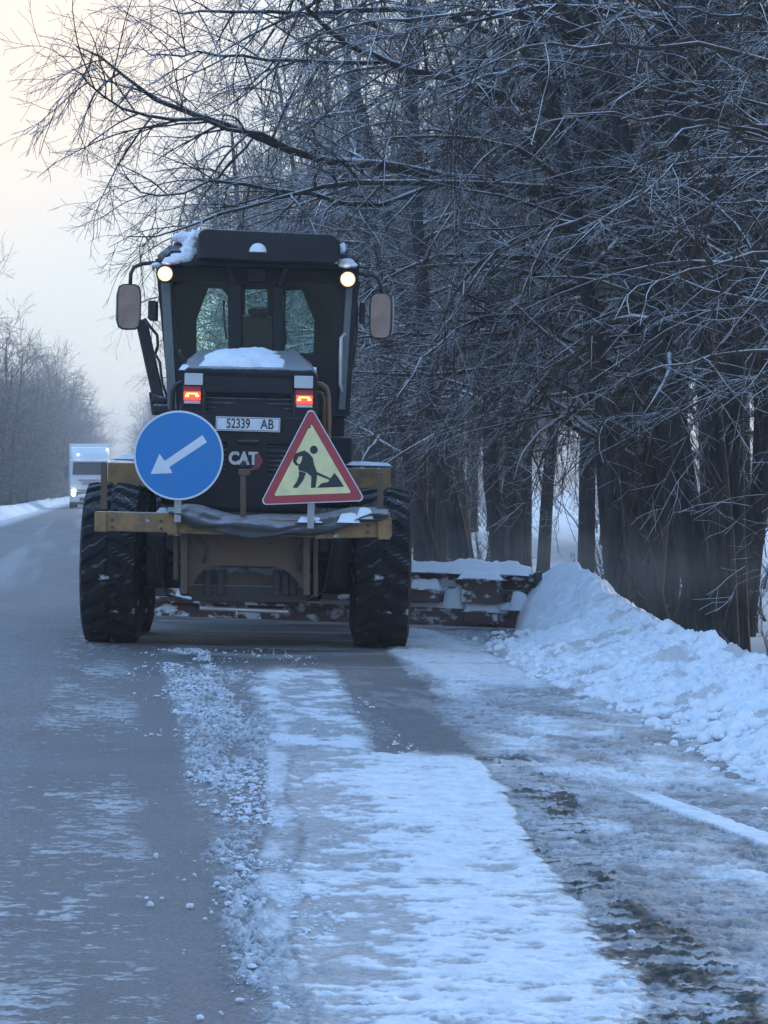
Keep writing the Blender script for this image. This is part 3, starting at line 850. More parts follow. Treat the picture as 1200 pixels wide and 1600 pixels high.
for u, v, k, rz, sc, lab in ROW:
    put_tree(KIND[k], (u, v, tree_z(u, v)), rz, sc, lab, 'bare trees in the front row on the right')
r = np.random.default_rng(99)
lab = 'bare dark tree in the tangled rows behind the front row right of the road'
for base, v0, v1, step in ((7.9, 25, 115, 6.5), (11.5, 30, 130, 12.0)):
    v = v0
    while v < v1:
        u = base + r.normal(0, 0.5)
        seen = 600 + (u - SY / CY * v) / v * FPX
        if 815 < seen < 925:      # the two bright gaps between the trunks
            v += 1.2; continue
        put_tree(KIND[int(r.integers(0, 5))], (u, v, tree_z(u, v)), r.random() * 6.28, 0.85 + 0.35 * r.random(), lab, 'bare trees behind the front row')
        v += step * (0.7 + 0.6 * r.random())
v = 66.0
lab = 'bare tree further down the right-hand row, hidden low down by the road grader'
while v < 130:
    fk = v > 95
    put_tree((FAR[int(r.integers(0, 2))] if fk else KIND[int(r.integers(0, 5))]), (5.9 + r.normal(0, 0.3), v, -0.4), (r.random() - .5) * 2.0, 0.9 + 0.25 * r.random(), lab, 'bare trees further down the front row', mc=M_FARTWIG if fk else None)
    v += 8.0 * (0.8 + 0.4 * r.random())

# the great overhanging tree: its limbs are laid out where the photograph shows them
def hero_tree():
    u0, v0 = 6.2, 33.0; z0 = tree_z(u0, v0)
    o = np.array([u0, v0, z0])
    def path(pts, d0, d1):
        n = len(pts); return [np.array(spot(px, py, d0 + (d1 - d0) * i / (n - 1))) - o for i, (px, py) in enumerate(pts)]
    hero = [
        (path([(960, 330), (850, 292), (700, 285), (600, 262), (500, 250), (440, 235), (380, 200), (300, 172), (240, 152), (195, 122), (150, 88), (122, 74)], 33, 28), 0.075, 0.006),
        (path([(500, 250), (420, 212), (350, 195), (290, 190), (210, 184), (160, 155), (130, 120), (112, 108)], 30.5, 27), 0.030, 0.005),
        (path([(980, 230), (860, 165), (760, 140), (690, 130), (600, 98), (540, 70), (490, 30), (440, -20), (400, -60)], 33, 29), 0.070, 0.010),
        (path([(940, 300), (800, 285), (640, 278), (540, 285), (470, 300), (400, 320), (330, 330), (260, 380), (200, 370)], 32, 28), 0.045, 0.005),
        (path([(960, 180), (820, 60), (700, 20), (560, 10), (450, 30), (370, 15), (300, 25), (250, 10)], 33, 28), 0.050, 0.005),
        (path([(700, 285), (600, 330), (500, 310), (400, 280), (310, 290), (240, 320), (190, 270)], 32, 28), 0.035, 0.005),
        (path([(950, 130), (800, -40), (650, -80), (500, -60), (420, -30), (360, -50)], 33, 28), 0.055, 0.006),
        (path([(600, 98), (500, 100), (400, 90), (320, 85), (260, 95), (215, 70)], 31, 28), 0.026, 0.005),
        (path([(940, 420), (820, 400), (700, 400), (600, 430), (560, 480)], 33, 30), 0.045, 0.008),
        (path([(950, 470), (850, 490), (760, 490), (680, 540), (620, 620)], 33, 30), 0.040, 0.008),
    ]
    ms = tree_meshes(21, 13, [(0, 0, 0.0, 0, 1, 0.27), (0.3, 0.5, 0.12, 0, 0.9, 0.17)], 20, 3.6, 0.06, low=0.2, hero=hero, dense=1.9, side_pull=0.03, extra_r=0.85, twig=0.0027, fullness=0.80)
    put_tree(ms, tuple(o), 0, 1.0, 'big bare tree with long frosted boughs reaching over the road above the grader cab', None, name='overhanging_tree')
hero_tree()
def hero_near():
    u0, v0 = 5.6, 20.5; z0 = tree_z(u0, v0); o = np.array([u0, v0, z0])
    def path(pts, d0, d1):
        n = len(pts); return [np.array(spot(px, py, d0 + (d1 - d0) * i / (n - 1))) - o for i, (px, py) in enumerate(pts)]
    hero = [
        (path([(1450, 230), (1200, 192), (1110, 165), (1020, 112), (950, 60), (880, 10)], 21, 18), 0.022, 0.005),
        (path([(1450, 330), (1200, 205), (1130, 190), (1060, 178), (960, 182), (880, 178)], 21, 18.5), 0.022, 0.004),
        (path([(1450, 290), (1280, 250), (1180, 220), (1120, 195), (1040, 215), (985, 270)], 21, 18.5), 0.020, 0.004),
        (path([(1450, 600), (1250, 540), (1160, 540), (1100, 560), (1000, 580), (930, 575)], 21, 19), 0.020, 0.004),
        (path([(1450, 400), (1250, 370), (1160, 400), (1080, 425), (1000, 435), (960, 500)], 21, 19), 0.020, 0.004),
        (path([(1400, 150), (1150, 60), (980, 75), (880, 65), (780, 90), (690, 130)], 21, 19), 0.024, 0.004),
        (path([(1400, 120), (1200, 20), (1100, 30), (1000, -20)], 21, 19), 0.020, 0.004),
    ]
    ms = tree_meshes(22, 11, [(0.6, 0, 0.1, 0, 1, 0.2)], 12, 2.4, 0.10, low=0.25, hero=hero, dense=0.6, side_pull=0.0, twig=0.0030, fullness=0.8)
    put_tree(ms, tuple(o), 0, 1.0, 'bare tree whose bright frosted twigs cross in front of the dark trunks at top right', None, name='frosted_tree')
hero_near()

# undergrowth between the trunks: saplings and brushwood too tangled to count
def brush(name, seed, n, us, vs, h, m, label, twig=0.004):
    r = np.random.default_rng(seed)
    u = us[0] + (us[1] - us[0]) * r.random(n); v = vs[0] + (vs[1] - vs[0]) * r.random(n) ** 1.2
    seen = 600 + (u - SY / CY * v) / v * FPX
    ok = (np.abs(seen - 875) > 45) & (np.abs(seen - 1120) > 16); u, v = u[ok], v[ok]; n = len(u)
    base = np.stack([u, v, np.full(n, -0.5)], -1)
    d = unit(r.normal(size=(n, 3)) * np.array([0.35, 0.35, 0]) + np.array([-0.1, 0, 1]))
    L = h * (0.4 + 0.8 * r.random(n)); pts = [base]; p = base
    for k in range(7):
        d = unit(d + r.normal(size=(n, 3)) * 0.10); p = p + d * (L / 7)[:, None]; pts.append(p)
    P = np.stack(pts, 1); RR = (0.012 + 0.03 * r.random(n) ** 3)[:, None] * np.linspace(1, 0.2, 8)[None]
    b2, r2 = shoots(P, RR, r, 8, 0.15, 1, h * 0.22, 0.7, 5, 0.02, 0.12, 0.008, twig)
    b3, r3 = shoots(b2, r2, r, 4, 0.1, 1, h * 0.09, 0.7, 4, 0.03, 0.15, 0.005, twig * 0.9)
    v_, q_ = join_tubes([(P, RR, 5), (b2, r2, 3), (b3, r3, 3)])
    return tag(link(name, mesh_np(name, v_, quads=q_), m), label, 'brushwood', kind='stuff')
brush('brushwood', 301, 420, (13.0, 19), (40, 150), 3.2, M_TWIG, 'dark tangled brushwood filling the gaps between the trunks right of the road')

# ---- left of the road, far ahead
LEFT = [
    (-8.2, 138, 0, 0.3, 0.84, 'frosted bare tree at the left edge of the picture, pale crown highest of that side'),
    (-8.0, 158, 2, 1.3, 0.80, 'bushy frosted tree low beside the left edge of the road before the lorry'),
    (-8.0, 176, 1, 2.3, 0.72, 'frosted tree just left of the white lorry, merging with the hedge'),
    (-7.6, 335, 1, 1.1, 1.35, 'hazy tall tree above the white lorry, farthest tree clear of the thicket'),
    (-8.6, 250, 0, 4.3, 1.12, 'tall frosted tree standing alone above the white lorry, fan-shaped against the sky'),
]
for u, v, k, rz, sc, lb in LEFT:
    put_tree(FAR[k], (u, v, -0.3), rz, sc, lb, 'frosted trees left of the road', mc=M_FARTWIG)
for u0, v0, v1, step, lb, grp in (
        (-10.5, 118, 230, 6.5, 'frosted tree crowded into the thicket on the left side of the road', 'trees in the left thicket'),
        (-13.5, 124, 240, 8.0, 'frosted tree crowded into the thicket on the left side of the road', 'trees in the left thicket'),
        (-8.4, 190, 420, 15, 'distant frosted tree lining the left side of the road beyond the lorry', 'distant trees lining the left side'),
        (7.2, 140, 420, 15, 'distant frosted tree lining the right side of the road beyond the grader', 'distant trees lining the right side')):
    v = v0
    while v < v1:
        k = int(r.integers(0, 3))
        if u0 < -9 and r.random() < 0.55: k = 2
        put_tree(FAR[k], (u0 + r.normal(0, 0.6), v, -0.3), r.random() * 6.28, float(np.interp(v, [120, 200, 300], [0.58, 0.68, 0.95])) + 0.25 * r.random(), lb, grp, mc=M_FARTWIG)
        v += step * (0.7 + 0.6 * r.random())
brush('undergrowth', 305, 330, (6.3, 10.5), (22, 70), 0.75, M_TWIG, 'low dark brushwood at the foot of the trees behind the snow bank', twig=0.003)
brush('hedge', 311, 1100, (-13, -6.9), (112, 330), 5.5, M_FARTWIG, 'dense grey frosted thicket along the left side of the road', twig=0.010)
# the last stretch reads as one mass
def far_wood():
    vs, qs, n = [], [], 0
    r = np.random.default_rng(333)
    for i in range(26):
        side = -1 if i % 2 else 1
        v = 400 + 22 * i + r.normal(0, 6); u = side * (7.0 + 2.0 * r.random())
        for k in (0, 1):
            me = FAR[int(r.integers(0, 3))][k]
            co = np.empty(len(me.vertices) * 3, np.float32); me.vertices.foreach_get('co', co); co = co.reshape(-1, 3)
            f = np.empty(len(me.loops), np.int32); me.loops.foreach_get('vertex_index', f)
            a = r.random() * 6.28 if k == 0 else a
            R2 = np.array([[math.cos(a), -math.sin(a), 0], [math.sin(a), math.cos(a), 0], [0, 0, 1]])
            vs.append(co @ R2.T * 1.4 + np.array([u, v, -0.3])); qs.append(f.reshape(-1, 4) + n); n += len(co)
    tag(link('far_wood', mesh_np('far_wood', np.concatenate(vs), quads=np.concatenate(qs)), M_FARTWIG),
        'grey far-off wood closing in on the road at the horizon', 'wood', kind='stuff')
far_wood()

# ================================================================== THE ROAD GRADER
# local frame: origin on the ground under the rear axle, x right, y ahead, z up
GX, GY = -1.065, 21.7
ROLL = R(1.2)
g_loc = from_cam(GX, GY)
G_Z = float(ground_z(np.array(g_loc[0])))
G_ROT = (0, ROLL, -YAW + R(1.3))

def g(px, py, y):
    """local point of the machine seen at photo pixel px, py in the cross plane y"""
    s = FPX / (GY + y)
    X = (px - 600) / s - GX + 0.0227 * y
    Z = CAM_Z - G_Z - (py - 764) / s
    c, sn = math.cos(ROLL), math.sin(ROLL)
    return (X * c - Z * sn, y, X * sn + Z * c)
def gxz(px, py, y):
    p = g(px, py, y); return (p[0], p[2])

M_BLACK = paint('dark_hood_paint', (0.010, 0.012, 0.017), rough=0.42, dirt=0.35, dirt_col=(0.042, 0.048, 0.062), scale=4, frost=0.30, spec=0.25)
M_YEL = paint('grimy_yellow_paint', (0.30, 0.175, 0.068), rough=0.6, dirt=1.0, dirt_col=(0.10, 0.075, 0.065), scale=10, frost=0.5, cake=0.06)
M_YELD = paint('dirty_frame_paint', (0.105, 0.064, 0.038), rough=0.65, dirt=0.85, dirt_col=(0.10, 0.085, 0.075), scale=7, frost=0.6)
M_DARK = paint('greasy_underbody', (0.030, 0.030, 0.033), rough=0.7, dirt=0.6, dirt_col=(0.09, 0.075, 0.065), scale=9, frost=0.45)
M_RUB = paint('tyre_rubber', (0.011, 0.012, 0.015), rough=0.85, dirt=0.45, dirt_col=(0.04, 0.04, 0.045), scale=8, frost=0.12, spec=0.2, cake=0.14)
M_RUST = paint('rusty_blade_steel', (0.085, 0.036, 0.028), rough=0.75, dirt=0.8, dirt_col=(0.045, 0.034, 0.036), scale=7, frost=0.9, cake=0.72)
M_CHROME = paint('silver_bar', (0.55, 0.57, 0.6), rough=0.35, metal=0.6, dirt=0.3, scale=8, frost=0.4)
M_RUBBER = paint('black_hose', (0.02, 0.02, 0.022), rough=0.5, dirt=0.2, scale=10)
M_GLASS = glass_mat('tinted_cab_glass', (0.90, 1.0, 0.97), 0.008)
M_GLASSD = glass_mat('side_glass', (0.50, 0.68, 0.66), 0.07, 0.08)
M_MIRROR = paint('mottled_mirror_glass', (0.20, 0.18, 0.19), rough=0.16, metal=0.85, dirt=0.9, dirt_col=(0.13, 0.10, 0.09), scale=7)  # metallic grey mottled with brown
M_SNOWP = snow_mat('lying_snow', clean=(0.82, 0.86, 0.93), dirt=0.06, scale=6, bump=0.35)
M_WLAMP = glow_mat('lit_work_lamp', (1.0, 0.82, 0.58), 9.0)
M_WLAMP_HALO = glow_mat('lamp_reflector_halo', (1.0, 0.55, 0.26), 0.55)  # reflector disc glows dim orange to imitate the halo round the lens
M_RED = glow_mat('lit_red_lens', (1.0, 0.035, 0.02), 1.6)
M_REDHOT = glow_mat('red_lamp_filament', (1.0, 0.30, 0.08), 4.0)
M_LENSW = paint('clear_lens', (0.50, 0.56, 0.60), rough=0.25, dirt=0.5, dirt_col=(0.30, 0.33, 0.36), scale=30)
M_REDPL = paint('red_reflector_base', (0.16, 0.02, 0.03), rough=0.5, dirt=0.2)
M_WHITE = paint('white_plate_paint', (0.72, 0.76, 0.80), rough=0.45, dirt=0.30, dirt_col=(0.42, 0.43, 0.45), scale=18)
M_INK = paint('black_lettering', (0.02, 0.022, 0.03), rough=0.5, dirt=0.1)
M_STICK = paint('worn_white_decal', (0.70, 0.68, 0.66), rough=0.5, dirt=0.75, dirt_col=(0.20, 0.19, 0.19), scale=40)
M_REDST = paint('dark_red_decal', (0.26, 0.045, 0.05), rough=0.5, dirt=0.4, dirt_col=(0.08, 0.05, 0.05), scale=30)
M_TARP = paint('dark_tarpaulin', (0.055, 0.058, 0.066), rough=0.75, dirt=0.6, dirt_col=(0.13, 0.115, 0.11), scale=8, frost=0.35)

grader = empty('road_grader', (g_loc[0], g_loc[1], G_Z), G_ROT)
tag(grader, 'big dark and yellow road grader ploughing snow, both cab work lamps lit', 'road grader')

# ---- wheels
def tyre_mesh(rad, w, rim_r, n=168):
    prof = [(rim_r, -w * 0.36), (rim_r + 0.03, -w * 0.44), (rad * 0.72, -w * 0.50), (rad * 0.88, -w * 0.495), (rad * 0.955, -w * 0.455)]
    tread = [(-w * 0.44 + w * 0.88 * i / 14) for i in range(15)]
    vs, fs = [], []
    cols = [(r_, x_, 0) for r_, x_ in prof] + [(rad - 0.012 - 0.018 * abs(x / (w / 2)) ** 3, x, 1) for x in tread] + [(r_, -x_, 0) for r_, x_ in reversed(prof)]
    m = len(cols)
    for i in range(n):
        a = 2 * math.pi * i / n
        for (r_, x, tr) in cols:
            rr = r_
            if tr or r_ > rad * 0.9:
                ph = (a * 22 / (2 * math.pi) + abs(x) / w * 1.5 + (0.5 if x > 0 else 0)) % 1.0
                rr = r_ + (0.030 if ph < 0.52 and abs(x) > 0.012 else 0.0) * (1 if tr else 0.6)
            vs.append((x, rr * math.sin(a), rr * math.cos(a)))
    for i in range(n):
        j = (i + 1) % n
        for k in range(m - 1):
            fs.append((i * m + k, i * m + k + 1, j * m + k + 1, j * m + k))
    me = bpy.data.meshes.new('tyre'); me.from_pydata(vs, [], fs); me.update()
    me.materials.append(M_RUB)
    return me
T_BIG = tyre_mesh(0.60, 0.44, 0.31)
def rim_mb():
    mb = MB(); n = 28
    rings = []
    for (r_, x) in ((0.33, -0.17), (0.315, -0.17), (0.30, -0.10), (0.20, -0.03), (0.10, -0.02), (0.10, -0.08), (0.0001, -0.08)):
        rings.append([(x, r_ * math.sin(2 * math.pi * k / n), r_ * math.cos(2 * math.pi * k / n)) for k in range(n)])
    mb.loft(rings, caps=False)
    rings = [[(0.17, a, b) for (_, a, b) in rings[0]], [(-0.17, a, b) for (_, a, b) in rings[0]]]
    mb.loft(rings, caps=False)
    for k in range(8):
        a = 2 * math.pi * k / 8
        mb.cyl((-0.05, 0.16 * math.sin(a), 0.16 * math.cos(a)), (-0.01, 0.16 * math.sin(a), 0.16 * math.cos(a)), 0.016, 8)
    return mb
rim0 = None
for (x, y) in ((-1.03, 0), (1.03, 0), (-1.03, 1.52), (1.03, 1.52), (-1.0, 6.1), (1.0, 6.1)):
    w = empty('wheel', (x, y, 0.612), (random.uniform(-0.2, 0.2), 0, 0), grader)
    link('tyre', T_BIG, parent=w)
    if rim0 is None:
        rim0 = rim_mb().build('rim', M_YEL, w)
        rr_ = rim0
    else:
        rr_ = rim0.copy(); COL.objects.link(rr_); rr_.parent = w
    rr_.rotation_euler = (0, 0, 0 if x < 0 else math.pi)
    # a thread of snow packed on top of the tread
# tandem cases and axles
for sx in (-1, 1):
    mb = MB(); mb.box((sx * 0.70, 0.76, 0.66), (0.16, 2.0, 0.42)); mb.build('tandem_case', M_DARK, grader, bevel=0.05)
MB().cyl((-0.8, 0.76, 0.70), (0.8, 0.76, 0.70), 0.17, 20).build('axle', M_DARK, grader)
mb = MB(); mb.cyl((-0.95, 6.1, 0.655), (0.95, 6.1, 0.655), 0.09, 14); mb.box((0, 6.1, 0.72), (1.3, 0.22, 0.28)); mb.build('front_axle', M_DARK, grader, bevel=0.02)
# main frame, boom and circle
mb = MB(); mb.box((0.03, 0.7, 0.86), (0.86, 3.0, 0.34)); mb.build('frame', M_YELD, grader, bevel=0.02)
mb = MB()
mb.bar((0, 2.4, 1.05), (0, 3.6, 1.45), 0.30, 0.34); mb.bar((0, 3.6, 1.45), (0, 5.2, 1.5), 0.30, 0.32); mb.bar((0, 5.2, 1.5), (0, 6.4, 1.05), 0.30, 0.30)
mb.build('boom', M_YEL, grader, bevel=0.02)
mb = MB()
n = 40
ring = [(0.1 + 0.75 * math.cos(2 * math.pi * k / n), 3.75 + 0.75 * math.sin(2 * math.pi * k / n), 0.80) for k in range(n)]
mb.tube(ring, 0.055, 8, closed=True)
mb.bar((-0.5, 3.9, 0.84), (0, 6.2, 0.75), 0.14); mb.bar((0.6, 3.9, 0.84), (0, 6.2, 0.75), 0.14); mb.bar((-0.55, 3.75, 0.84), (0.7, 3.75, 0.84), 0.2, 0.14)
mb.build('drawbar', M_YELD, grader, bevel=0.01)
# ---- blade: trails away to the right, its curl full of snow
BL = empty('moldboard', (2.46, 3.0, 0.0), (0, 0, R(-19)), grader)     # heel at the origin, blade runs to -x
H = [(0.00, 0.02), (-0.035, 0.10), (-0.06, 0.20), (-0.05, 0.31), (-0.01, 0.42), (0.05, 0.50)]
mb = MB()
# curved sheet (y, z) profile; thickness 3 cm; the hollow side faces ahead
poly = [(y, z) for y, z in H] + [(y + 0.03, z) for y, z in reversed(H)]
poly = [(-y, z) for y, z in poly]
mb.prism_x(poly, -3.66, 0.0)
mb.build('blade_sheet', M_RUST, BL, bevel=0.004)
mb = MB(); mb.box((-1.83, -0.03, 0.335), (3.5, 0.06, 0.04)); mb.box((-1.83, -0.03, 0.17), (3.5, 0.06, 0.05))
mb.box((-1.83, -0.055, 0.485), (3.64, 0.05, 0.03))
mb.build('slide_rail', M_RUST, BL, bevel=0.006)
mb = MB()
mb.box((-0.46, -0.10, 0.345), (0.34, 0.15, 0.22)); mb.box((-0.46, -0.08, 0.11), (0.30, 0.13, 0.12)); mb.box((-0.98, -0.09, 0.29), (0.28, 0.13, 0.12))
mb.box((-1.4, -0.08, 0.22), (0.30, 0.13, 0.20)); mb.box((-2.1, -0.08, 0.33), (0.25, 0.12, 0.18))
mb.bar((-0.98, -0.10, 0.26), (-2.2, -0.14, 0.26), 0.075)
mb.build('blade_bracket', M_RUST, BL, bevel=0.012)
mb = MB(); mb.bar((0.012, 0.10, 0.02), (0.012, 0.03, 0.30), 0.02, 0.24); mb.bar((0.012, 0.03, 0.29), (0.012, 0.02, 0.52), 0.02, 0.22)
mb.build('end_bit', M_DARK, BL)
# snow lying on the blade
def snow_lump(name, pts, parent, seed, label, cat='snow', dome=False, loc=(0, 0, 0), rot=(0, 0, 0), res=0.012, kind='stuff', mat=None):
    """pts: list of (x0, x1, y0, y1, ztop, zbase) pads of lying snow merged in one mesh"""
    vs, qs, n = [], [], 0
    for (x0, x1, y0, y1, zt, zb) in pts:
        nx = max(6, int((x1 - x0) / res)); ny = max(5, int((y1 - y0) / res))
        gx, gy = np.meshgrid(np.linspace(0, 1, nx), np.linspace(0, 1, ny))
        X = x0 + (x1 - x0) * gx; Y = y0 + (y1 - y0) * gy
        e = np.minimum(np.minimum(gx, 1 - gx) * (x1 - x0), np.minimum(gy, 1 - gy) * (y1 - y0))
        wd = min(0.10, 0.45 * min(x1 - x0, y1 - y0))
        mask = np.clip(e / wd, 0, 1) - 0.75 * fbm(X * 10 + seed, Y * 10, seed + 3, 4) - 0.0
        k = sstep(-0.08, 0.55, mask)
        nz = fbm(X * 5 + seed, Y * 5, seed, 5, 0.62) * 1.5 - 0.25
        Z = zb - 0.010 + (zt - zb + 0.010) * k * (0.7 + 0.7 * nz) * (e > 0)
        if dome: Z = zb - 0.010 + (Z - zb + 0.010) * np.clip(1.15 - np.abs(2 * gx - 0.95) ** 1.6, 0, 1)
        q = grid_faces(ny, nx); vs.append(np.stack([X, Y, Z], -1).reshape(-1, 3)); qs.append(q + n); n += nx * ny
        # closed underside
        vs.append(np.stack([X, Y, np.full_like(X, zb - 0.008)], -1).reshape(-1, 3)); qs.append(q[:, ::-1] + n); n += nx * ny
    o = link(name, mesh_np(name, np.concatenate(vs), quads=np.concatenate(qs)), mat or M_SNOWP)
    if parent is not None:
        o.matrix_world = parent
    return tag(o, label, cat, kind=kind)
bpy.context.view_layer.update()
def world_of(o):
    bpy.context.view_layer.update(); return o.matrix_world.copy()
snow_lump('snow', [(-3.64, 0.0, -0.13, 0.06, 0.57, 0.495), (-2.6, -0.1, -0.11, 0.06, 0.60, 0.50), (-0.70, -0.22, -0.20, -0.01, 0.50, 0.452), (-0.64, -0.26, -0.17, -0.01, 0.23, 0.166),
                   (-1.16, -0.80, -0.18, -0.01, 0.43, 0.346), (-1.9, -1.0, -0.09, 0.0, 0.40, 0.352), (-3.4, -0.1, -0.09, 0.0, 0.24, 0.192), (-1.6, -1.18, -0.18, -0.01, 0.37, 0.318), (-0.85, -0.62, -0.12, -0.01, 0.34, 0.19), (-0.24, -0.02, -0.12, 0.0, 0.32, 0.19)],
          world_of(BL), 61, 'ragged snow lying along the top edge and ledges of the rusty grader blade')

# ---- rear bumper frame
y0 = -1.25
def beam(pa, pb, y, h_px, depth, mb):
    a, b = g(pa[0], pa[1], y), g(pb[0], pb[1], y)
    mb.bar(a, b, depth, h_px / (FPX / (GY + y)))
mb = MB()
beam((153, 814), (276, 817), y0, 31, 0.13, mb)
beam((276, 820), (492, 826), y0 + 0.02, 27, 0.10, mb)
beam((492, 827), (612, 824), y0, 30, 0.12, mb)
mb.build('rear_beam', M_YEL, grader, bevel=0.010)
mb = MB(); a = g(163, 796, y0 + 0.04); b = g(163, 722, y0 + 0.04); mb.bar(a, b, 0.045, 0.035)
mb.build('upright_post', M_YELD, grader, bevel=0.004)
mb = MB(); a = g(594, 800, y0 + 0.04); b = g(594, 738, y0 + 0.04); mb.bar(a, b, 0.045, 0.035)
mb.build('upright_post', M_YELD, grader, bevel=0.004)
for px_, pb_, pt_, w_, dy_ in ((158, 831, 799, 0.085, -.04), (600, 843, 800, 0.09, -.04), (270, 836, 800, 0.075, -.02)):
    MB().bar(g(px_, pb_, y0 + dy_), g(px_, pt_, y0 + dy_), w_, 0.10).build('end_bracket', M_YEL, grader, bevel=0.008)
mb = MB()
mb.tube([g(380, 808, y0 - 0.06), g(380, 742, y0 - 0.06)], 0.022, 10)
mb.bar(g(373, 738, y0 - 0.06), g(391, 738, y0 - 0.06), 0.05, 0.045)
mb.build('mounting_post', M_YELD, grader, bevel=0.004)
# sagging tarpaulin wrapped over the frame
def tarp():
    top = [(262, 792), (290, 786), (330, 795), (380, 803), (440, 806), (500, 800), (550, 795), (585, 790), (608, 798)]
    bot = [(266, 805), (300, 822), (340, 832), (380, 838), (430, 840), (480, 836), (530, 829), (575, 815), (606, 806)]
    n, m = 70, 12
    vs = []
    for i in range(n):
        t = i / (n - 1)
        a = np.interp(t * 8, range(9), [p[0] for p in top]), np.interp(t * 8, range(9), [p[1] for p in top])
        b = np.interp(t * 8, range(9), [p[0] for p in bot]), np.interp(t * 8, range(9), [p[1] for p in bot])
        for k in range(m):
            s = k / (m - 1)
            px = a[0] * (1 - s) + b[0] * s; py = a[1] * (1 - s) + b[1] * s
            fold = 0.020 * math.sin(s * 14 + t * 9) + 0.03 * (float(vnoise(np.array(t * 14.0), np.array(s * 5.0), 5)) - .5)
            y = y0 - 0.10 - 0.06 * math.sin(s * math.pi) + fold + (0.22 * (1 - s) ** 3)
            vs.append(g(px, py + 2.5 * math.sin(t * 23 + s * 5), y))
    me = mesh_np('tarpaulin', vs, quads=grid_faces(n, m))
    o = link('tarpaulin', me, M_TARP, grader)
    so = o.modifiers.new('solid', 'SOLIDIFY'); so.thickness = 0.012
    return o
tarp()
snow_lump('snow', [(0.36, 0.60, -0.14, -0.02, 1.035, 1.005), (0.66, 0.86, -0.16, -0.02, 1.06, 1.01), (0.80, 0.95, -0.14, -0.04, 1.10, 1.04)],
          world_of(grader) @ Matrix.Translation((0, y0 - 0.02, -0.03)), 71, 'small white scraps of snow caught on the dark tarpaulin below the triangular sign')

# ---- rear carrier plate with its arch and side legs
yp = -1.05
outer = [gxz(x, y, yp) for x, y in [(284, 832), (482, 838), (482, 920), (470, 920), (462, 906), (448, 893), (430, 886), (340, 884), (322, 888), (310, 898), (300, 918), (284, 918)]]
MB().prism(outer, yp, yp + 0.05).build('carrier_plate', M_YELD, grader, bevel=0.006)
for px_, pt_, pb_, dy_, w_, h_ in ((288, 832, 928, -.03, .05, .10), (479, 838, 930, -.03, .05, .10), (493, 838, 932, .1, .035, .2), (276, 836, 905, .1, .035, .2)):
    MB().bar(g(px_, pt_, yp + dy_), g(px_, pb_, yp + dy_), w_, h_).build('side_leg', M_YELD, grader, bevel=0.006)
mb = MB()
for px in (325, 345, 432, 446, 458): mb.bar(g(px, 890, yp + .16), g(px, 930, yp + .16), 0.05, 0.06)
mb.bar(g(300, 926, yp + 0.2), g(478, 930, yp + 0.2), 0.09, 0.12)
mb.build('hitch', M_DARK, grader, bevel=0.008)
mb = MB()
mb.box((0.02, 0.15, 0.55), (0.90, 1.2, 0.36)); mb.cyl((-0.3, -0.7, 0.50), (0.34, -0.7, 0.50), 0.13, 18)
mb.box((-0.40, 0.9, 0.45), (0.3, 0.6, 0.22)); mb.box((0.45, 0.9, 0.42), (0.26, 0.6, 0.2))
mb.build('gearbox', paint('oily_brown_casing', (0.055, 0.038, 0.028), rough=0.6, dirt=0.6, dirt_col=(0.11, 0.08, 0.06), scale=8, frost=0.3), grader, bevel=0.03)
mb = MB(); mb.tube([g(312, 950, -0.8), g(450, 956, -0.8)], 0.018, 8); mb.tube([g(370, 950, -0.8), g(370, 966, -0.8)], 0.010, 6)
mb.build('pipe', M_CHROME, grader)
MB().tube([g(240, 862, 0.4), g(282, 860, 0.4), g(290, 880, 0.4)], 0.02, 8).build('pipe', M_DARK, grader)
# dark boxes seen between the tyres and the frame, dusted with snow
mb = MB(); mb.span((-0.78, 0.1, 0.42), (-0.52, 0.6, 0.62)); mb.span((-0.76, -0.2, 0.72), (-0.55, 0.4, 1.0)); mb.build('tool_box', M_DARK, grader, bevel=0.015)
mb = MB(); mb.span((0.55, 0.1, 0.40), (0.80, 0.6, 0.66)); mb.span((0.55, -0.2, 0.72), (0.76, 0.4, 0.98)); mb.build('tool_box', M_DARK, grader, bevel=0.015)
snow_lump('snow', [(-0.76, -0.54, 0.12, 0.55, 0.66, 0.62), (-0.74, -0.56, -0.18, 0.35, 1.03, 1.0), (0.57, 0.78, 0.12, 0.55, 0.70, 0.66)],
          world_of(grader), 81, 'thin snow on the dark ledges between the grader rear tyres and its frame')

# ---- yellow side boxes over the tandem
mb = MB(); a = gxz(173, 723, 1.2); b = gxz(262, 762, 1.2); mb.span((a[0], 0.9, b[1]), (b[0], 2.0, a[1])); mb.build('side_box', M_YEL, grader, bevel=0.012)
mb = MB(); a = gxz(520, 731, 1.2); b = gxz(609, 770, 1.2); mb.span((a[0], 0.9, b[1]), (b[0], 2.0, a[1])); mb.build('side_box', M_YEL, grader, bevel=0.012)
snow_lump('snow', [(-1.15, -0.72, 0.92, 1.98, 1.445, 1.425), (0.72, 1.15, 0.92, 1.98, 1.435, 1.415)], world_of(grader), 91, 'thin snow on top of the two yellow boxes behind the rear tyres')

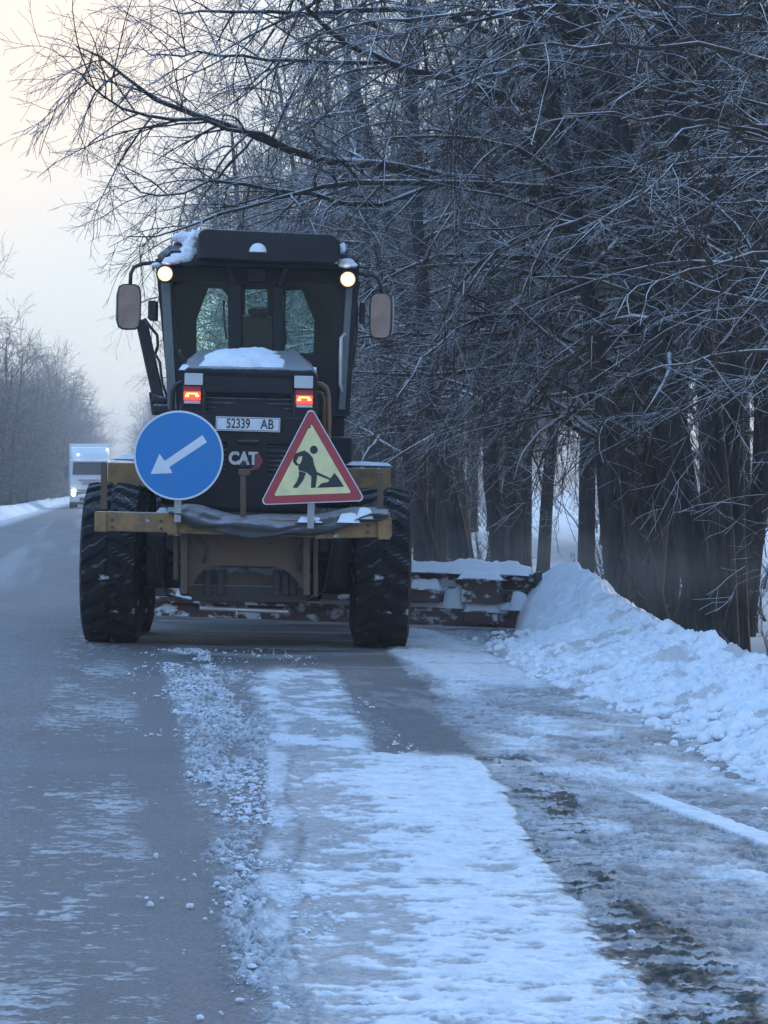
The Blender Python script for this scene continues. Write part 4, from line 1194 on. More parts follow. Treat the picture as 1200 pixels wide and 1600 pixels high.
# ---- engine hood
yh = -0.85
def hood():
    mb = MB()
    # upper cowl: lofted rings from the rear face to the cab
    def ring(y, xl, xr, zb, zt, ch):
        return [(xl, y, zb), (xl, y, zt - ch), (xl + ch * 1.3, y, zt), (xr - ch * 1.3, y, zt), (xr, y, zt - ch), (xr, y, zb)]
    L0, T0 = gxz(286, 574, yh); R0, _ = gxz(495, 580, yh)
    L1, T1 = gxz(296, 545, 0.9); R1, T1b = gxz(482, 549, 0.9)
    zt0 = T0; zt1 = (T1 + T1b) / 2
    zb = 1.90
    mb.loft([ring(yh, L0, R0, zb, zt0, 0.03), ring(yh + 0.25, L0 - .005, R0 + .005, zb, zt0 + 0.03, 0.035), ring(0.9, L1 - 0.03, R1 + 0.03, zb, zt1, 0.10), ring(1.62, L1 - 0.03, R1 + 0.03, zb, zt1 + 0.0, 0.10)], smooth=False)
    mb.build('hood', M_BLACK, grader, bevel=0.018, seg=3)
    # lower body with rear doors
    a = g(274, 640, yh + 0.06); b = g(504, 640, yh + 0.06)
    mb = MB()
    lo = gxz(300, 800, yh + 0.05)[1]
    sec = [(a[0] + 0.05, 1.898), (b[0] - 0.05, 1.898), (b[0] - 0.01, 1.62), (b[0] - 0.06, lo), (a[0] + 0.06, lo), (a[0] + 0.01, 1.62)]
    mb.prism(sec, yh + 0.05, 1.6)
    mb.build('engine_cover', M_BLACK, grader, bevel=0.02)
    # rear frame of the radiator door with a deep-set mesh
    yr = yh + 0.0
    o_ = [gxz(x, y, yr) for x, y in [(286, 580), (495, 586), (500, 700), (486, 796), (296, 792), (280, 696)]]
    h1 = [gxz(x, y, yr) for x, y in [(322, 588), (456, 592), (456, 645), (440, 637), (420, 631), (390, 628), (360, 630), (340, 636), (322, 644)]]
    h2 = [gxz(x, y, yr) for x, y in [(314, 690), (356, 691), (352, 735), (330, 740), (318, 735)]]
    h3 = [gxz(x, y, yr) for x, y in [(416, 693), (470, 695), (466, 740), (420, 742)]]
    f = sheet_with_holes('radiator_door', o_, [h1, h2, h3], yr, yr + 0.045, M_BLACK, grader)
    bv = f.modifiers.new('bevel', 'BEVEL'); bv.width = 0.006; bv.segments = 2; bv.limit_method = 'ANGLE'
    mb = MB()
    for k in range(26):
        z = 1.20 + k * 0.035
        mb.box((0.01, yr + 0.046, z), (0.86, 0.006, 0.012), rot=(R(35), 0, 0))
    mb.build('grille', M_DARK, grader)
hood()
snow_lump('snow', [(-0.44, 0.34, -0.74, 0.85, 0.060, 0.0)], world_of(grader) @ Matrix.Translation((0, 0, 2.172)) @ Matrix.Rotation(R(6.4), 4, 'X'), 103,
          'smooth white patch of snow lying on the sloping grader hood below the cab window', dome=True)
snow_lump('snow', [(-0.52, 0.50, -0.80, -0.2, 0.012, 0.0)], world_of(grader) @ Matrix.Translation((0, 0, 2.170)) @ Matrix.Rotation(R(6.4), 4, 'X'), 107,
          'thin frosty film of snow along the rear edge of the grader hood')
# lamps on the hood
def rect(mb, px0, py0, px1, py1, y, t):
    a = g(px0, py0, y); b = g(px1, py1, y)
    mb.span((a[0], y - t, b[2]), (b[0], y + t, a[2]))
for (p0, p1, q0, q1) in (((289, 583), (317, 602), (287, 611), (314, 632)), ((460, 587), (489, 607), (462, 617), (489, 638))):
    mb = MB(); rect(mb, p0[0], p0[1], p1[0], p1[1], yh - 0.015, 0.015); l = mb.build('reversing_lamp', M_LENSW, grader, bevel=0.004)
    mb = MB(); rect(mb, q0[0], q0[1] - 8, q1[0], q1[1], yh - 0.006, 0.008); l = mb.build('tail_lamp', M_REDPL, grader, bevel=0.003)
    mb = MB(); rect(mb, q0[0] + 1, q0[1] + 1, q1[0] - 1, q0[1] + 14, yh - 0.022, 0.012); mb.build('lens', M_RED, l, bevel=0.003)
    mb = MB(); rect(mb, q0[0] + 5, q0[1] + 3, q1[0] - 5, q0[1] + 5, yh - 0.036, 0.002); rect(mb, q0[0] + 3, q0[1] + 6, q0[0] + 8, q0[1] + 9, yh - 0.036, 0.002); rect(mb, q1[0] - 8, q0[1] + 6, q1[0] - 3, q0[1] + 9, yh - 0.036, 0.002)
    mb.build('bulb', M_REDHOT, l)
    mb = MB(); rect(mb, q0[0] + 1, q0[1] + 15, q1[0] - 1, q1[1] - 1, yh - 0.020, 0.010); mb.build('reflector', M_LENSW, l, bevel=0.002)
# number plate
yn = yh - 0.03
a = g(337, 652, yn); b = g(438, 673, yn)
PW, PH = 0.475, 0.105
c = g(387.5, 663, yn)
plate = empty('number_plate', c, (0, R(0.4), 0), grader)
MB().box((0, 0, 0), (PW, 0.008, PH)).build('plate', M_WHITE, plate, bevel=0.003)
mb = MB(); mb.span((-PW / 2 + .006, -0.0055, PH / 2 - .010), (PW / 2 - .006, -0.0035, PH / 2 - .006)); mb.span((-PW / 2 + .006, -0.0055, -PH / 2 + .006), (PW / 2 - .006, -0.0035, -PH / 2 + .010))
mb.span((-PW / 2 + .006, -0.0055, -PH / 2 + .010), (-PW / 2 + .010, -0.0035, PH / 2 - .010)); mb.span((PW / 2 - .010, -0.0055, -PH / 2 + .010), (PW / 2 - .006, -0.0035, PH / 2 - .010))
mb.build('border', M_INK, plate)
lettering('digits', '52339', 0.098, 0.72, M_INK, plate, (-0.072, -0.005, 0.0), 0.0012, 0.0016)
lettering('letters', 'AB', 0.098, 0.80, M_INK, plate, (0.142, -0.005, 0.0), 0.0012, 0.0016)
# maker's badge
yb = yh - 0.012
cb = g(380, 717, yb)
badge = empty('badge', cb, (0, 0, 0), grader)
lettering('badge_letters', 'CAT', 0.125, 0.86, M_STICK, badge, (0, 0, 0), 0.003, 0.006)
q = [(gxz(x, y, yb)[0] - cb[0], gxz(x, y, yb)[1] - cb[2]) for x, y in [(399, 709), (405, 709), (411, 720), (404, 732), (390, 736), (393, 730), (397, 729)]]
MB().prism(q, -0.004, 0.004).build('badge_flash', M_REDST, badge)
q = [(gxz(x, y, yb)[0] - cb[0], gxz(x, y, yb)[1] - cb[2]) for x, y in [(373, 728), (380, 719), (387, 728)]]
MB().prism(q, -0.0065, -0.0036).build('badge_triangle', M_INK, badge)
# bolts, hoses and seams
bolt0 = None
for (px, py, y) in ((176, 812, y0 - .085), (176, 824, y0 - .085), (252, 814, y0 - .085), (252, 826, y0 - .085), (520, 822, y0 - .085), (520, 833, y0 - .085), (575, 821, y0 - .085), (575, 832, y0 - .085), (296, 848, yp - .006), (296, 870, yp - .006), (470, 852, yp - .006), (470, 874, yp - .006), (340, 846, yp - .006), (424, 849, yp - .006)):
    c_ = g(px, py, y)
    if bolt0 is None:
        bolt0 = MB().cyl((0, -0.008, 0), (0, 0.012, 0), 0.011, 6).build('bolt', M_DARK, grader); b_ = bolt0
    else:
        b_ = bolt0.copy(); COL.objects.link(b_); b_.parent = grader
    b_.location = c_
for pts in ([(300, 800), (310, 838), (322, 856), (318, 880)], [(462, 806), (470, 840), (462, 866), (468, 892)], [(240, 850), (250, 900), (262, 930), (300, 940)], [(520, 850), (512, 895), (505, 925), (470, 940)]):
    MB().tube([g(x, y_, yp - 0.05 if x > 290 and x < 480 else -0.3) for x, y_ in pts], 0.012, 8).build('hose', M_RUBBER, grader)
for pa, pb in (((296, 650), (330, 650)), ((445, 653), (488, 654)), ((300, 700), (356, 701)), ((410, 702), (484, 704)), ((318, 590), (318, 645)), ((460, 612), (460, 648))):
    MB().bar(g(pa[0], pa[1], yh - 0.003), g(pb[0], pb[1], yh - 0.003), 0.007, 0.007).build('panel_seam', M_RUBBER, grader)
MB().box(g(388, 690, yh - 0.02), (0.16, 0.03, 0.022)).build('door_handle', M_DARK, grader, bevel=0.006)
# hand rails beside the hood
mb = MB(); mb.tube([g(495, 600, -0.5), g(503, 601, -0.5), g(510, 606, -0.5), g(513, 618, -0.5), g(514, 660, -0.5), g(512, 720, -0.5)], 0.020, 10)
mb.tube([g(495, 613, -0.45), g(503, 615, -0.45), g(506, 624, -0.45), g(506, 700, -0.45)], 0.014, 8)
mb.build('hand_rail', M_YEL, grader)
mb = MB(); mb.tube([g(288, 597, -0.5), g(276, 602, -0.5), g(270, 612, -0.5), g(269, 640, -0.5), g(270, 700, -0.5)], 0.020, 10)
mb.build('hand_rail', M_DARK, grader)
MB().tube([g(292, 566, -0.4), g(282, 554, -0.4), g(281, 546, -0.4)], 0.010, 8).build('filler_pipe', M_DARK, grader)
# air filter stack in front of the rear window
# ---- cab
yc0, yc1 = 1.7, 3.25
CL = lambda py: np.interp(py, [400, 430, 600, 660], [243, 246, 262, 268])
CRr = lambda py: np.interp(py, [400, 430, 600, 660], [562, 561, 548, 544])
cab = empty('cab', (0, 0, 0), (0, 0, 0), grader)
# rear wall
o_ = [gxz(x, y, yc0) for x, y in [(243, 405), (562, 412), (556, 500), (546, 650), (266, 650), (252, 500)]]
wl_ = [gxz(x, y, yc0) for x, y in [(270, 440), (352, 441), (362, 468), (362, 552), (288, 552), (276, 545)]]
wm_ = [gxz(x, y, yc0) for x, y in [(379, 448), (425, 449), (425, 552), (379, 552)]]
wr_ = [gxz(x, y, yc0) for x, y in [(446, 443), (524, 443), (522, 552), (440, 552), (440, 470)]]
f = sheet_with_holes('rear_wall', o_, [wl_, wm_, wr_], yc0, yc0 + 0.07, M_BLACK, cab)
bv = f.modifiers.new('bevel', 'BEVEL'); bv.width = 0.012; bv.segments = 2; bv.limit_method = 'ANGLE'
for w_ in (wl_, wm_, wr_):
    cx_ = sum(p[0] for p in w_) / len(w_); cz_ = sum(p[1] for p in w_) / len(w_)
    MB().prism([(cx_ + (x - cx_) * 1.02, cz_ + (z - cz_) * 1.01) for x, z in w_], yc0 + 0.028, yc0 + 0.034).build('rear_window', M_GLASS, cab)
# corner glass beside the rear pillars: pale strips
M_STRIP = paint('cab_door_trim', (0.11, 0.135, 0.14), rough=0.35, dirt=0.4, dirt_col=(0.2, 0.22, 0.22), scale=5)
mb = MB(); mb.bar(g(259, 442, yc0 - 0.012), g(270, 640, yc0 - 0.012), 0.075, 0.02); mb.build('corner_trim', M_STRIP, cab, bevel=0.004)
mb = MB(); mb.bar(g(546, 446, yc0 - 0.012), g(534, 640, yc0 - 0.012), 0.055, 0.02); mb.build('corner_trim', M_STRIP, cab, bevel=0.004)
# front wall with its angled panes
yf = yc1
o_ = [gxz(x, y, yf) for x, y in [(250, 400), (556, 408), (545, 640), (272, 640)]]
hl = [gxz(x, y, yf) for x, y in [(326, 450), (346, 451), (356, 462), (357, 530), (357, 560), (307, 560), (307, 500), (314, 480)]]
hm = [gxz(x, y, yf) for x, y in [(383, 452), (418, 452), (418, 520), (383, 520)]]
hr = [gxz(x, y, yf) for x, y in [(446, 454), (472, 453), (482, 480), (491, 500), (490, 560), (443, 560), (443, 466)]]
f = sheet_with_holes('front_wall', o_, [hl, hm, hr], yf, yf + 0.07, M_BLACK, cab)
for w_ in (hl, hm, hr):
    MB().prism(w_, yf + 0.03, yf + 0.036).build('windscreen', M_GLASS, cab)
# side walls: lower panel, header, glass door
for side, fn, sg in (('l', CL, 1), ('r', CRr, -1)):
    mb = MB()
    for ya, yb_ in ((yc0 + 0.075, yc0 + 0.16), (yc1 - 0.09, yc1 - 0.005)):
        s0 = g(fn(405), 408, yc0); s1 = g(fn(650), 648, yc0)
        mb.add([(s0[0], ya, s0[2]), (s0[0], yb_, s0[2]), (s0[0] + sg * .06, yb_, s0[2]), (s0[0] + sg * .06, ya, s0[2]),
                (s1[0], ya, s1[2]), (s1[0], yb_, s1[2]), (s1[0] + sg * .06, yb_, s1[2]), (s1[0] + sg * .06, ya, s1[2])],
               [(0, 1, 2, 3), (7, 6, 5, 4), (0, 4, 5, 1), (1, 5, 6, 2), (2, 6, 7, 3), (3, 7, 4, 0)])
    mb.build('door_post', M_BLACK, cab, bevel=0.01)
    mb = MB(); x0 = s0[0] + sg * .012; x1 = s1[0] + sg * .012
    ya, yb_ = yc0 + 0.16, yc1 - 0.09
    mb.add([(x0, ya, s0[2]), (x0, yb_, s0[2]), (x0 + sg * .008, yb_, s0[2]), (x0 + sg * .008, ya, s0[2]), (x1, ya, s1[2]), (x1, yb_, s1[2]), (x1 + sg * .008, yb_, s1[2]), (x1 + sg * .008, ya, s1[2])],
           [(0, 1, 2, 3), (7, 6, 5, 4), (0, 4, 5, 1), (1, 5, 6, 2), (2, 6, 7, 3), (3, 7, 4, 0)])
    mb.build('side_window', M_GLASSD, cab)
s = gxz(400, 640, yc0)
mb = MB(); mb.span((-0.68, yc0 + 0.075, 1.22), (0.74, yc1 - 0.005, 1.83)); mb.build('cab_floor', M_BLACK, cab, bevel=0.02)
# interior: seat, steering column, console, curtain-dark blinds
mb = MB(); mb.box((0.0, 2.25, 2.05), (0.50, 0.48, 0.16)); mb.box((0.0, 2.02, 2.38), (0.46, 0.12, 0.56), rot=(R(-6), 0, 0)); mb.box((0.0, 1.98, 2.69), (0.18, 0.08, 0.08))
mb.build('seat', M_DARK, cab, bevel=0.04, seg=3)
mb = MB(); mb.tube([(0.0, 3.0, 1.85), (0.0, 2.75, 2.35)], 0.05, 10)
n = 28; mb.tube([(0.19 * math.cos(2 * math.pi * k / n), 2.72 + 0.06 * math.sin(2 * math.pi * k / n), 2.40 + 0.18 * math.sin(2 * math.pi * k / n)) for k in range(n)], 0.014, 8, closed=True)
mb.build('steering_wheel', M_RUBBER, cab)
mb = MB(); mb.box((0.42, 2.6, 2.05), (0.2, 0.7, 0.45)); mb.box((-0.42, 2.6, 2.05), (0.2, 0.7, 0.45)); mb.build('console', M_DARK, cab, bevel=0.02)
# struts and air intake between roof and hood
mb = MB()
mb.bar(g(352, 408, yc0 - 0.10), g(368, 446, yc0 - 0.10), 0.055, 0.05); mb.bar(g(368, 446, yc0 - 0.10), g(369, 556, yc0 - 0.10), 0.10, 0.05)
mb.bar(g(452, 408, yc0 - 0.10), g(436, 448, yc0 - 0.10), 0.055, 0.05); mb.bar(g(436, 448, yc0 - 0.10), g(433, 556, yc0 - 0.10), 0.085, 0.05)
mb.build('window_strut', M_BLACK, cab, bevel=0.008)
mb = MB(); mb.bar(g(402, 410, yc0 - 0.05), g(402, 442, yc0 - 0.05), 0.15, 0.05); mb.build('wiper_box', M_BLACK, cab, bevel=0.01)
mb = MB(); mb.tube([g(350, 470, yc0 - 0.03), g(350, 500, yc0 - 0.03), g(354, 530, yc0 - 0.03)], 0.008, 6); mb.tube([g(446, 455, yc0 - 0.03), g(444, 500, yc0 - 0.03), g(447, 538, yc0 - 0.03)], 0.008, 6)
mb.build('wiper', M_RUBBER, cab)
# roof
roof = MB()
def rring(y, xl, xr, z0, z1, ch):
    return [(xl + .03, y, z0), (xl, y, z0 + .05), (xl, y, z1 - ch), (xl + ch * 1.2, y, z1), (xr - ch * 1.2, y, z1), (xr, y, z1 - ch), (xr, y, z0 + .05), (xr - .03, y, z0)]
xl, zl = gxz(246, 412, 1.5); xr_, zr = gxz(560, 420, 1.5)
zr0 = min(zl, zr) - 0.005; zt_ = gxz(400, 386, 1.5)[1]
roof.loft([rring(1.45, xl + 0.05, xr_ - 0.05, zr0, zt_ - 0.05, 0.06), rring(1.55, xl, xr_, zr0, zt_, 0.08), rring(3.35, xl, xr_, zr0, zt_, 0.08), rring(3.5, xl + 0.06, xr_ - 0.06, zr0, zt_ - 0.06, 0.06)], smooth=False)
rf = roof.build('roof', M_BLACK, cab, bevel=0.02)
tl = gxz(310, 358, 1.25); tr_ = gxz(531, 370, 1.25); bl = gxz(308, 404, 1.25); br = gxz(532, 416, 1.25)
mb = MB()
def vis(y, k, top):
    return [(bl[0] + k, y, bl[1] - 0.0 + top * 0), (bl[0] + k, y, bl[1] + 0.09), (tl[0] + k, y, tl[1] - 0.04), (tl[0] + .04 + k, y, tl[1] - 0.0), (tr_[0] - .05 - k, y, tr_[1] + 0.015), (tr_[0] - k, y, tr_[1] - 0.03), (br[0] - k, y, br[1] + 0.07), (br[0] - .03 - k, y, br[1] + 0.02), ((bl[0] + br[0]) / 2, y, bl[1] - 0.02)]
mb.loft([vis(1.22, 0.02, 0), vis(1.25, 0, 0), vis(2.2, 0.02, 0), vis(2.6, 0.10, 0)], smooth=False)
mb.build('roof_unit', M_BLACK, cab, bevel=0.014, seg=3)
# side lobes of the roof
mb = MB(); a = g(264, 396, 1.6); mb.loft([[(a[0] - .02, 1.55, a[2] - .08), (a[0] + .02, 1.55, a[2] + .05), (a[0] + .12, 1.55, a[2] + .14), (a[0] + .28, 1.55, a[2] + .15), (a[0] + .28, 1.55, a[2] - .08)],
                                       [(a[0] - .02, 3.2, a[2] - .08), (a[0] + .02, 3.2, a[2] + .05), (a[0] + .12, 3.2, a[2] + .14), (a[0] + .28, 3.2, a[2] + .15), (a[0] + .28, 3.2, a[2] - .08)]], smooth=False)
b = g(542, 402, 1.6); mb.loft([[(b[0] + .04, 1.55, b[2] - .08), (b[0] + .01, 1.55, b[2] + .04), (b[0] - .05, 1.55, b[2] + .13), (b[0] - .25, 1.55, b[2] + .14), (b[0] - .25, 1.55, b[2] - .08)],
                             [(b[0] + .04, 3.2, b[2] - .08), (b[0] + .01, 3.2, b[2] + .04), (b[0] - .05, 3.2, b[2] + .13), (b[0] - .25, 3.2, b[2] + .14), (b[0] - .25, 3.2, b[2] - .08)]], smooth=False)
mb.build('roof_shoulder', M_DARK, cab, bevel=0.02)
# half-round vent cover full of snow
cbn = g(403, 394, 1.20)
mb = MB(); n = 18
mb.loft([[(cbn[0] + rr * math.cos(math.pi * k / n), y, cbn[2] + rr * 1.05 * math.sin(math.pi * k / n)) for k in range(n + 1)] for y, rr in ((1.225, 0.072), (1.205, 0.070), (1.185, 0.05), (1.178, 0.01))])
mb.build('round_marker', M_SNOWP, cab)
# work lamps
for (px, py) in ((258.5, 428.5), (543.5, 436.5)):
    c = g(px, py, 1.42)
    lamp = empty('work_lamp', c, (0, 0, 0), cab)
    MB().tube([(0, 0.14, 0), (0, 0.05, 0), (0, 0.0, 0), (0, -0.012, 0)], [0.035, 0.072, 0.076, 0.074], 22).build('housing', M_BLACK, lamp)
    mb = MB(); mb.tube([(0, -0.024, 0), (0, -0.030, 0), (0, -0.036, 0)], [0.040, 0.036, 0.018], 22); mb.build('lens', M_WLAMP, lamp)
    MB().cyl((0, -0.013, 0), (0, -0.022, 0), 0.060, 22).build('reflector', M_WLAMP_HALO, lamp)  # lamp halo, put in as a glowing disc behind the lens
    MB().bar((0, 0.08, 0.0), (0, 0.10, 0.12), 0.03).build('bracket', M_DARK, lamp)
# mirrors on tubular arms
for (cx_, cy_, w_, h_, arm) in ((202, 480, 0.205, 0.385, [(262, 415), (240, 411), (222, 413), (210, 418), (205, 428), (204, 446)]),
                                (595, 493.5, 0.19, 0.39, [(540, 424), (566, 428), (582, 430), (590, 434), (594, 444), (596, 458)])):
    ym = 1.9
    c = g(cx_, cy_, ym)
    mr = empty('mirror', c, (0, 0, R(4 if cx_ < 400 else -6)), grader)
    mb = MB(); n = 24
    def rr(k, w, h, p=5):
        a = 2 * math.pi * k / n; ca, sa = math.cos(a), math.sin(a)
        d = (abs(ca) ** p + abs(sa) ** p) ** (-1 / p)
        return (w / 2 * ca * d, h / 2 * sa * d)
    rings = []
    for y, sc in ((-0.012, 0.93), (-0.016, 0.97), (-0.005, 1.0), (0.04, 0.97), (0.075, 0.7), (0.085, 0.3)):
        rings.append([(rr(k, w_, h_)[0] * sc, y, rr(k, w_, h_)[1] * sc) for k in range(n)])
    mb.loft(rings); mb.build('mirror_shell', M_RUBBER, mr)
    mb = MB(); mb.loft([[(rr(k, w_ - .025, h_ - .025)[0], y, rr(k, w_ - .025, h_ - .025)[1]) for k in range(n)] for y in (-0.0125, -0.0185)]); mb.build('mirror_glass', M_MIRROR, mr)
    MB().tube([g(x, y, ym + 0.05 if i < 2 else ym + 0.03) for i, (x, y) in enumerate(arm)], 0.017, 10).build('mirror_arm', M_RUBBER, grader)
mb = MB(); mb.tube([g(188, 446, 1.95), g(183, 460, 1.95), g(182, 500, 1.95), g(186, 512, 1.95), g(200, 516, 1.95)], 0.006, 6)
mb.tube([g(614, 462, 1.95), g(615, 490, 1.95), g(613, 520, 1.95), g(604, 531, 1.95)], 0.006, 6); mb.build('mirror_guard', M_CHROME, grader)
# slanting lift arm left of the cab with its bracket and hoses
mb = MB(); mb.bar(g(221, 500, 2.6), g(250, 632, 2.6), 0.10, 0.10); mb.build('lift_arm', M_DARK, grader, bevel=0.012)
mb = MB(); mb.cyl(g(238, 622, 2.55), g(262, 628, 2.55), 0.035, 12); mb.cyl(g(240, 640, 2.55), g(266, 640, 2.55), 0.05, 12); mb.bar(g(241, 612, 2.6), g(246, 648, 2.6), 0.09, 0.07); mb.bar(g(258, 640, 2.6), g(275, 700, 2.6), 0.12, 0.1)
mb.build('arm_bracket', M_DARK, grader, bevel=0.01)
mb = MB()
mb.tube([g(226, 498, 2.4), g(236, 512, 2.4), g(246, 524, 2.4), g(247, 540, 2.4), g(243, 553, 2.4)], 0.013, 8)
mb.tube([g(243, 553, 2.4), g(250, 566, 2.4), g(254, 600, 2.4), g(262, 622, 2.4)], 0.011, 8)
mb.build('hose', M_RUBBER, grader); mb = MB()
mb.tube([g(558, 470, 2.0), g(557, 530, 2.0), g(552, 566, 2.0), g(556, 572, 2.0), g(551, 574, 2.0)], 0.010, 8)
mb.build('hose', M_RUBBER, grader); mb = MB()
mb.tube([g(562, 440, 2.0), g(553, 480, 2.0), g(548, 560, 2.0), g(544, 600, 2.0), g(540, 622, 2.0), g(530, 626, 2.0)], 0.016, 8)
mb.build('hose', M_RUBBER, grader)
mb = MB(); mb.span((g(233, 470, 2.0)[0], 1.9, g(0, 495, 2.0)[2]), (g(246, 470, 2.0)[0], 2.2, g(0, 466, 2.0)[2])); mb.build('door_hinge', M_DARK, grader, bevel=0.01)
mb = MB(); mb.span((g(562, 470, 2.0)[0], 1.9, g(600, 505, 2.0)[2]), (g(571, 470, 2.0)[0], 2.2, g(600, 474, 2.0)[2])); mb.build('door_hinge', M_DARK, grader, bevel=0.01)
mb = MB(); mb.tube([g(540, 520, 1.62), g(533, 528, 1.62), g(531, 600, 1.62), g(534, 612, 1.62)], 0.016, 10); mb.build('grab_handle', M_CHROME, grader)
# side tanks and steps under the cab
for x_ in (-0.62, 0.66): MB().box((x_, 2.3, 1.35), (0.3, 1.2, 0.6)).build('side_tank', M_BLACK, grader, bevel=0.03)
# snow on the roof shoulders
def snow_heap(blobs, label, seed):
    """rounded heaps of snow clinging to a slope; blobs: (px, py, y, rx, ry, rz)"""
    v0, f0 = icosphere(4); vs, fs, n = [], [], 0
    for i, (px, py, y, rx, ry, rz) in enumerate(blobs):
        c = np.array(g(px, py, y)); d = v0 / np.linalg.norm(v0, axis=1, keepdims=True)
        k = 1 + 0.55 * (fbm(d[:, 0] * 1.6 + seed + i * 7, d[:, 2] * 1.6 + d[:, 1], seed, 4) - 0.5)
        vs.append(d * k[:, None] * np.array([rx, ry, rz]) + c); fs.append(f0 + n); n += len(v0)
    o = link('snow', mesh_np('snow', np.concatenate(vs), tris=np.concatenate(fs)), M_SNOWP)
    o.matrix_world = world_of(grader)
    return tag(o, label, 'snow', kind='stuff')
snow_heap([(300, 378, 1.55, .10, .14, .075), (287, 372, 1.6, .09, .18, .05), (296, 396, 1.50, .085, .08, .075), (284, 403, 1.48, .10, .08, .040), (270, 408, 1.46, .07, .07, .032), (305, 370, 1.5, .06, .12, .05), (262, 411, 1.44, .05, .05, .025), (246, 415, 1.55, .05, .05, .022)],
          'heaped snow on the left shoulder of the cab roof beside the black roof unit', 5)
snow_heap([(541, 411, 1.46, .075, .08, .040), (534, 392, 1.60, .035, .12, .07), (549, 414, 1.46, .05, .06, .022)],
          'small cap of snow on the right shoulder of the cab roof above the lamp', 9)

# ---- the two signs hung on the rear beam
def sign_root(name, px, py, y, label):
    c = Vector(g(px, py, y))
    m = world_of(grader) @ Matrix.Translation(c)
    o = empty(name); o.matrix_world = m
    return tag(o, label, 'road sign'), c
M_SBLUE = paint('blue_reflective_sheet', (0.002, 0.19, 0.52), rough=0.4, dirt=0.55, dirt_col=(0.06, 0.19, 0.38), scale=7, bump=0.05)
M_SWHITE = paint('white_reflective_sheet', (0.68, 0.72, 0.80), rough=0.45, dirt=0.3, dirt_col=(0.48, 0.52, 0.6), scale=14, bump=0.05)
M_SRED = paint('faded_red_border', (0.40, 0.045, 0.060), rough=0.5, dirt=0.35, dirt_col=(0.24, 0.06, 0.07), scale=10, bump=0.05)
M_SYEL = paint('pale_yellow_sign_face', (0.80, 0.74, 0.38), rough=0.5, dirt=0.6, dirt_col=(0.52, 0.48, 0.30), scale=9, bump=0.05)
M_SINK = paint('black_sign_figure', (0.012, 0.016, 0.024), rough=0.5, dirt=0.1, bump=0)
M_SBACK = paint('sign_back_steel', (0.35, 0.36, 0.37), rough=0.5, metal=0.5)
ys = -1.42
def zz(X, Y): return (120 + X * 0.45, 620 + Y * 0.45)
def loc2(X, Y, c, y):
    p = g(*zz(X, Y), y); return (p[0] - c[0], p[2] - c[2])
s1, c1 = sign_root('arrow_sign', 279.3, 711.5, ys, 'round blue keep-left sign with a white arrow, hung on the back of the grader')
RS = 70.0 / (FPX / (GY + ys))
MB().cyl((0, 0.0, 0), (0, 0.012, 0), RS, 64).build('sign_backing', M_SBACK, s1)
MB().cyl((0, -0.004, 0), (0, -0.0002, 0), RS, 64).build('white_rim', M_SWHITE, s1)
MB().cyl((0, -0.007, 0), (0, -0.0042, 0), RS * 0.955, 64).build('sign_face', M_SBLUE, s1)
arrow = [(257, 268), (288, 198), (306, 223), (437, 133), (452, 158), (322, 244), (333, 265)]
MB().prism([loc2(x, y, c1, ys) for x, y in arrow], -0.0100, -0.0072).build('arrow', M_SWHITE, s1)
mb = MB(); mb.bar((0.0, 0.035, -0.05), (0.0, 0.035, -RS - 0.16), 0.05, 0.03); mb.bar((-0.2, 0.03, 0.0), (0.2, 0.03, 0.0), 0.03, 0.03); mb.build('bracket', M_SBACK, s1, bevel=0.003)
s2, c2 = sign_root('roadworks_sign', 487, 735, ys, 'red-bordered triangular road works sign with a digging figure, hung on the back of the grader')
def tri(pts, rad, n=6):
    out = []
    m = len(pts)
    for i in range(m):
        p = Vector(pts[i]); a = (Vector(pts[i - 1]) - p).normalized(); b = (Vector(pts[(i + 1) % m]) - p).normalized()
        ang = a.angle(b); d = rad / math.tan(ang / 2); bis = (a + b).normalized(); cc = p + bis * (rad / math.sin(ang / 2))
        t0, t1 = p + a * d - cc, p + b * d - cc
        for k in range(n + 1):
            v = t0.lerp(t1, k / n).normalized() * rad; out.append(tuple(cc + v))
    return out
def inset(pts, d):
    c = sum((Vector(p) for p in pts), Vector((0, 0))) / 3
    out = []
    for i in range(3):
        p = Vector(pts[i]); a = (Vector(pts[i - 1]) - p).normalized(); b = (Vector(pts[(i + 1) % 3]) - p).normalized()
        out.append(tuple(p + (a + b).normalized() * (d / math.sin(a.angle(b) / 2))))
    return out
T = [loc2(812, 30, c2, ys), loc2(1004, 362, c2, ys), loc2(634, 376, c2, ys)]
MB().prism(tri(T, 0.03), 0.0, 0.012).build('sign_backing', M_SBACK, s2)
MB().prism(tri(T, 0.03), -0.004, -0.0002).build('pale_edge', M_SWHITE, s2)
MB().prism(tri(inset(T, 0.007), 0.026), -0.0068, -0.0042).build('red_border', M_SRED, s2)
MB().prism(tri(inset(T, 0.062), 0.010), -0.0096, -0.0070).build('sign_face', M_SYEL, s2)
fig = MB()
def P2(l): return [loc2(x, y, c2, ys) for x, y in l]
h = loc2(823, 184, c2, ys)
fig.prism([(h[0] + 0.0285 * math.cos(2 * math.pi * k / 20), h[1] + 0.030 * math.sin(2 * math.pi * k / 20)) for k in range(20)], -0.0124, -0.0098)
fig.prism(P2([(790, 186), (806, 196), (820, 212), (824, 236), (834, 262), (834, 276), (829, 316), (813, 316), (814, 276), (796, 262), (772, 256), (768, 246), (780, 224), (784, 206), (770, 208), (762, 224), (770, 236), (762, 240), (750, 224), (752, 212), (760, 196)]), -0.0124, -0.0098)
fig.prism(P2([(770, 258), (796, 264), (786, 290), (766, 316), (752, 316), (752, 310), (764, 294), (772, 272)]), -0.0121, -0.0101)
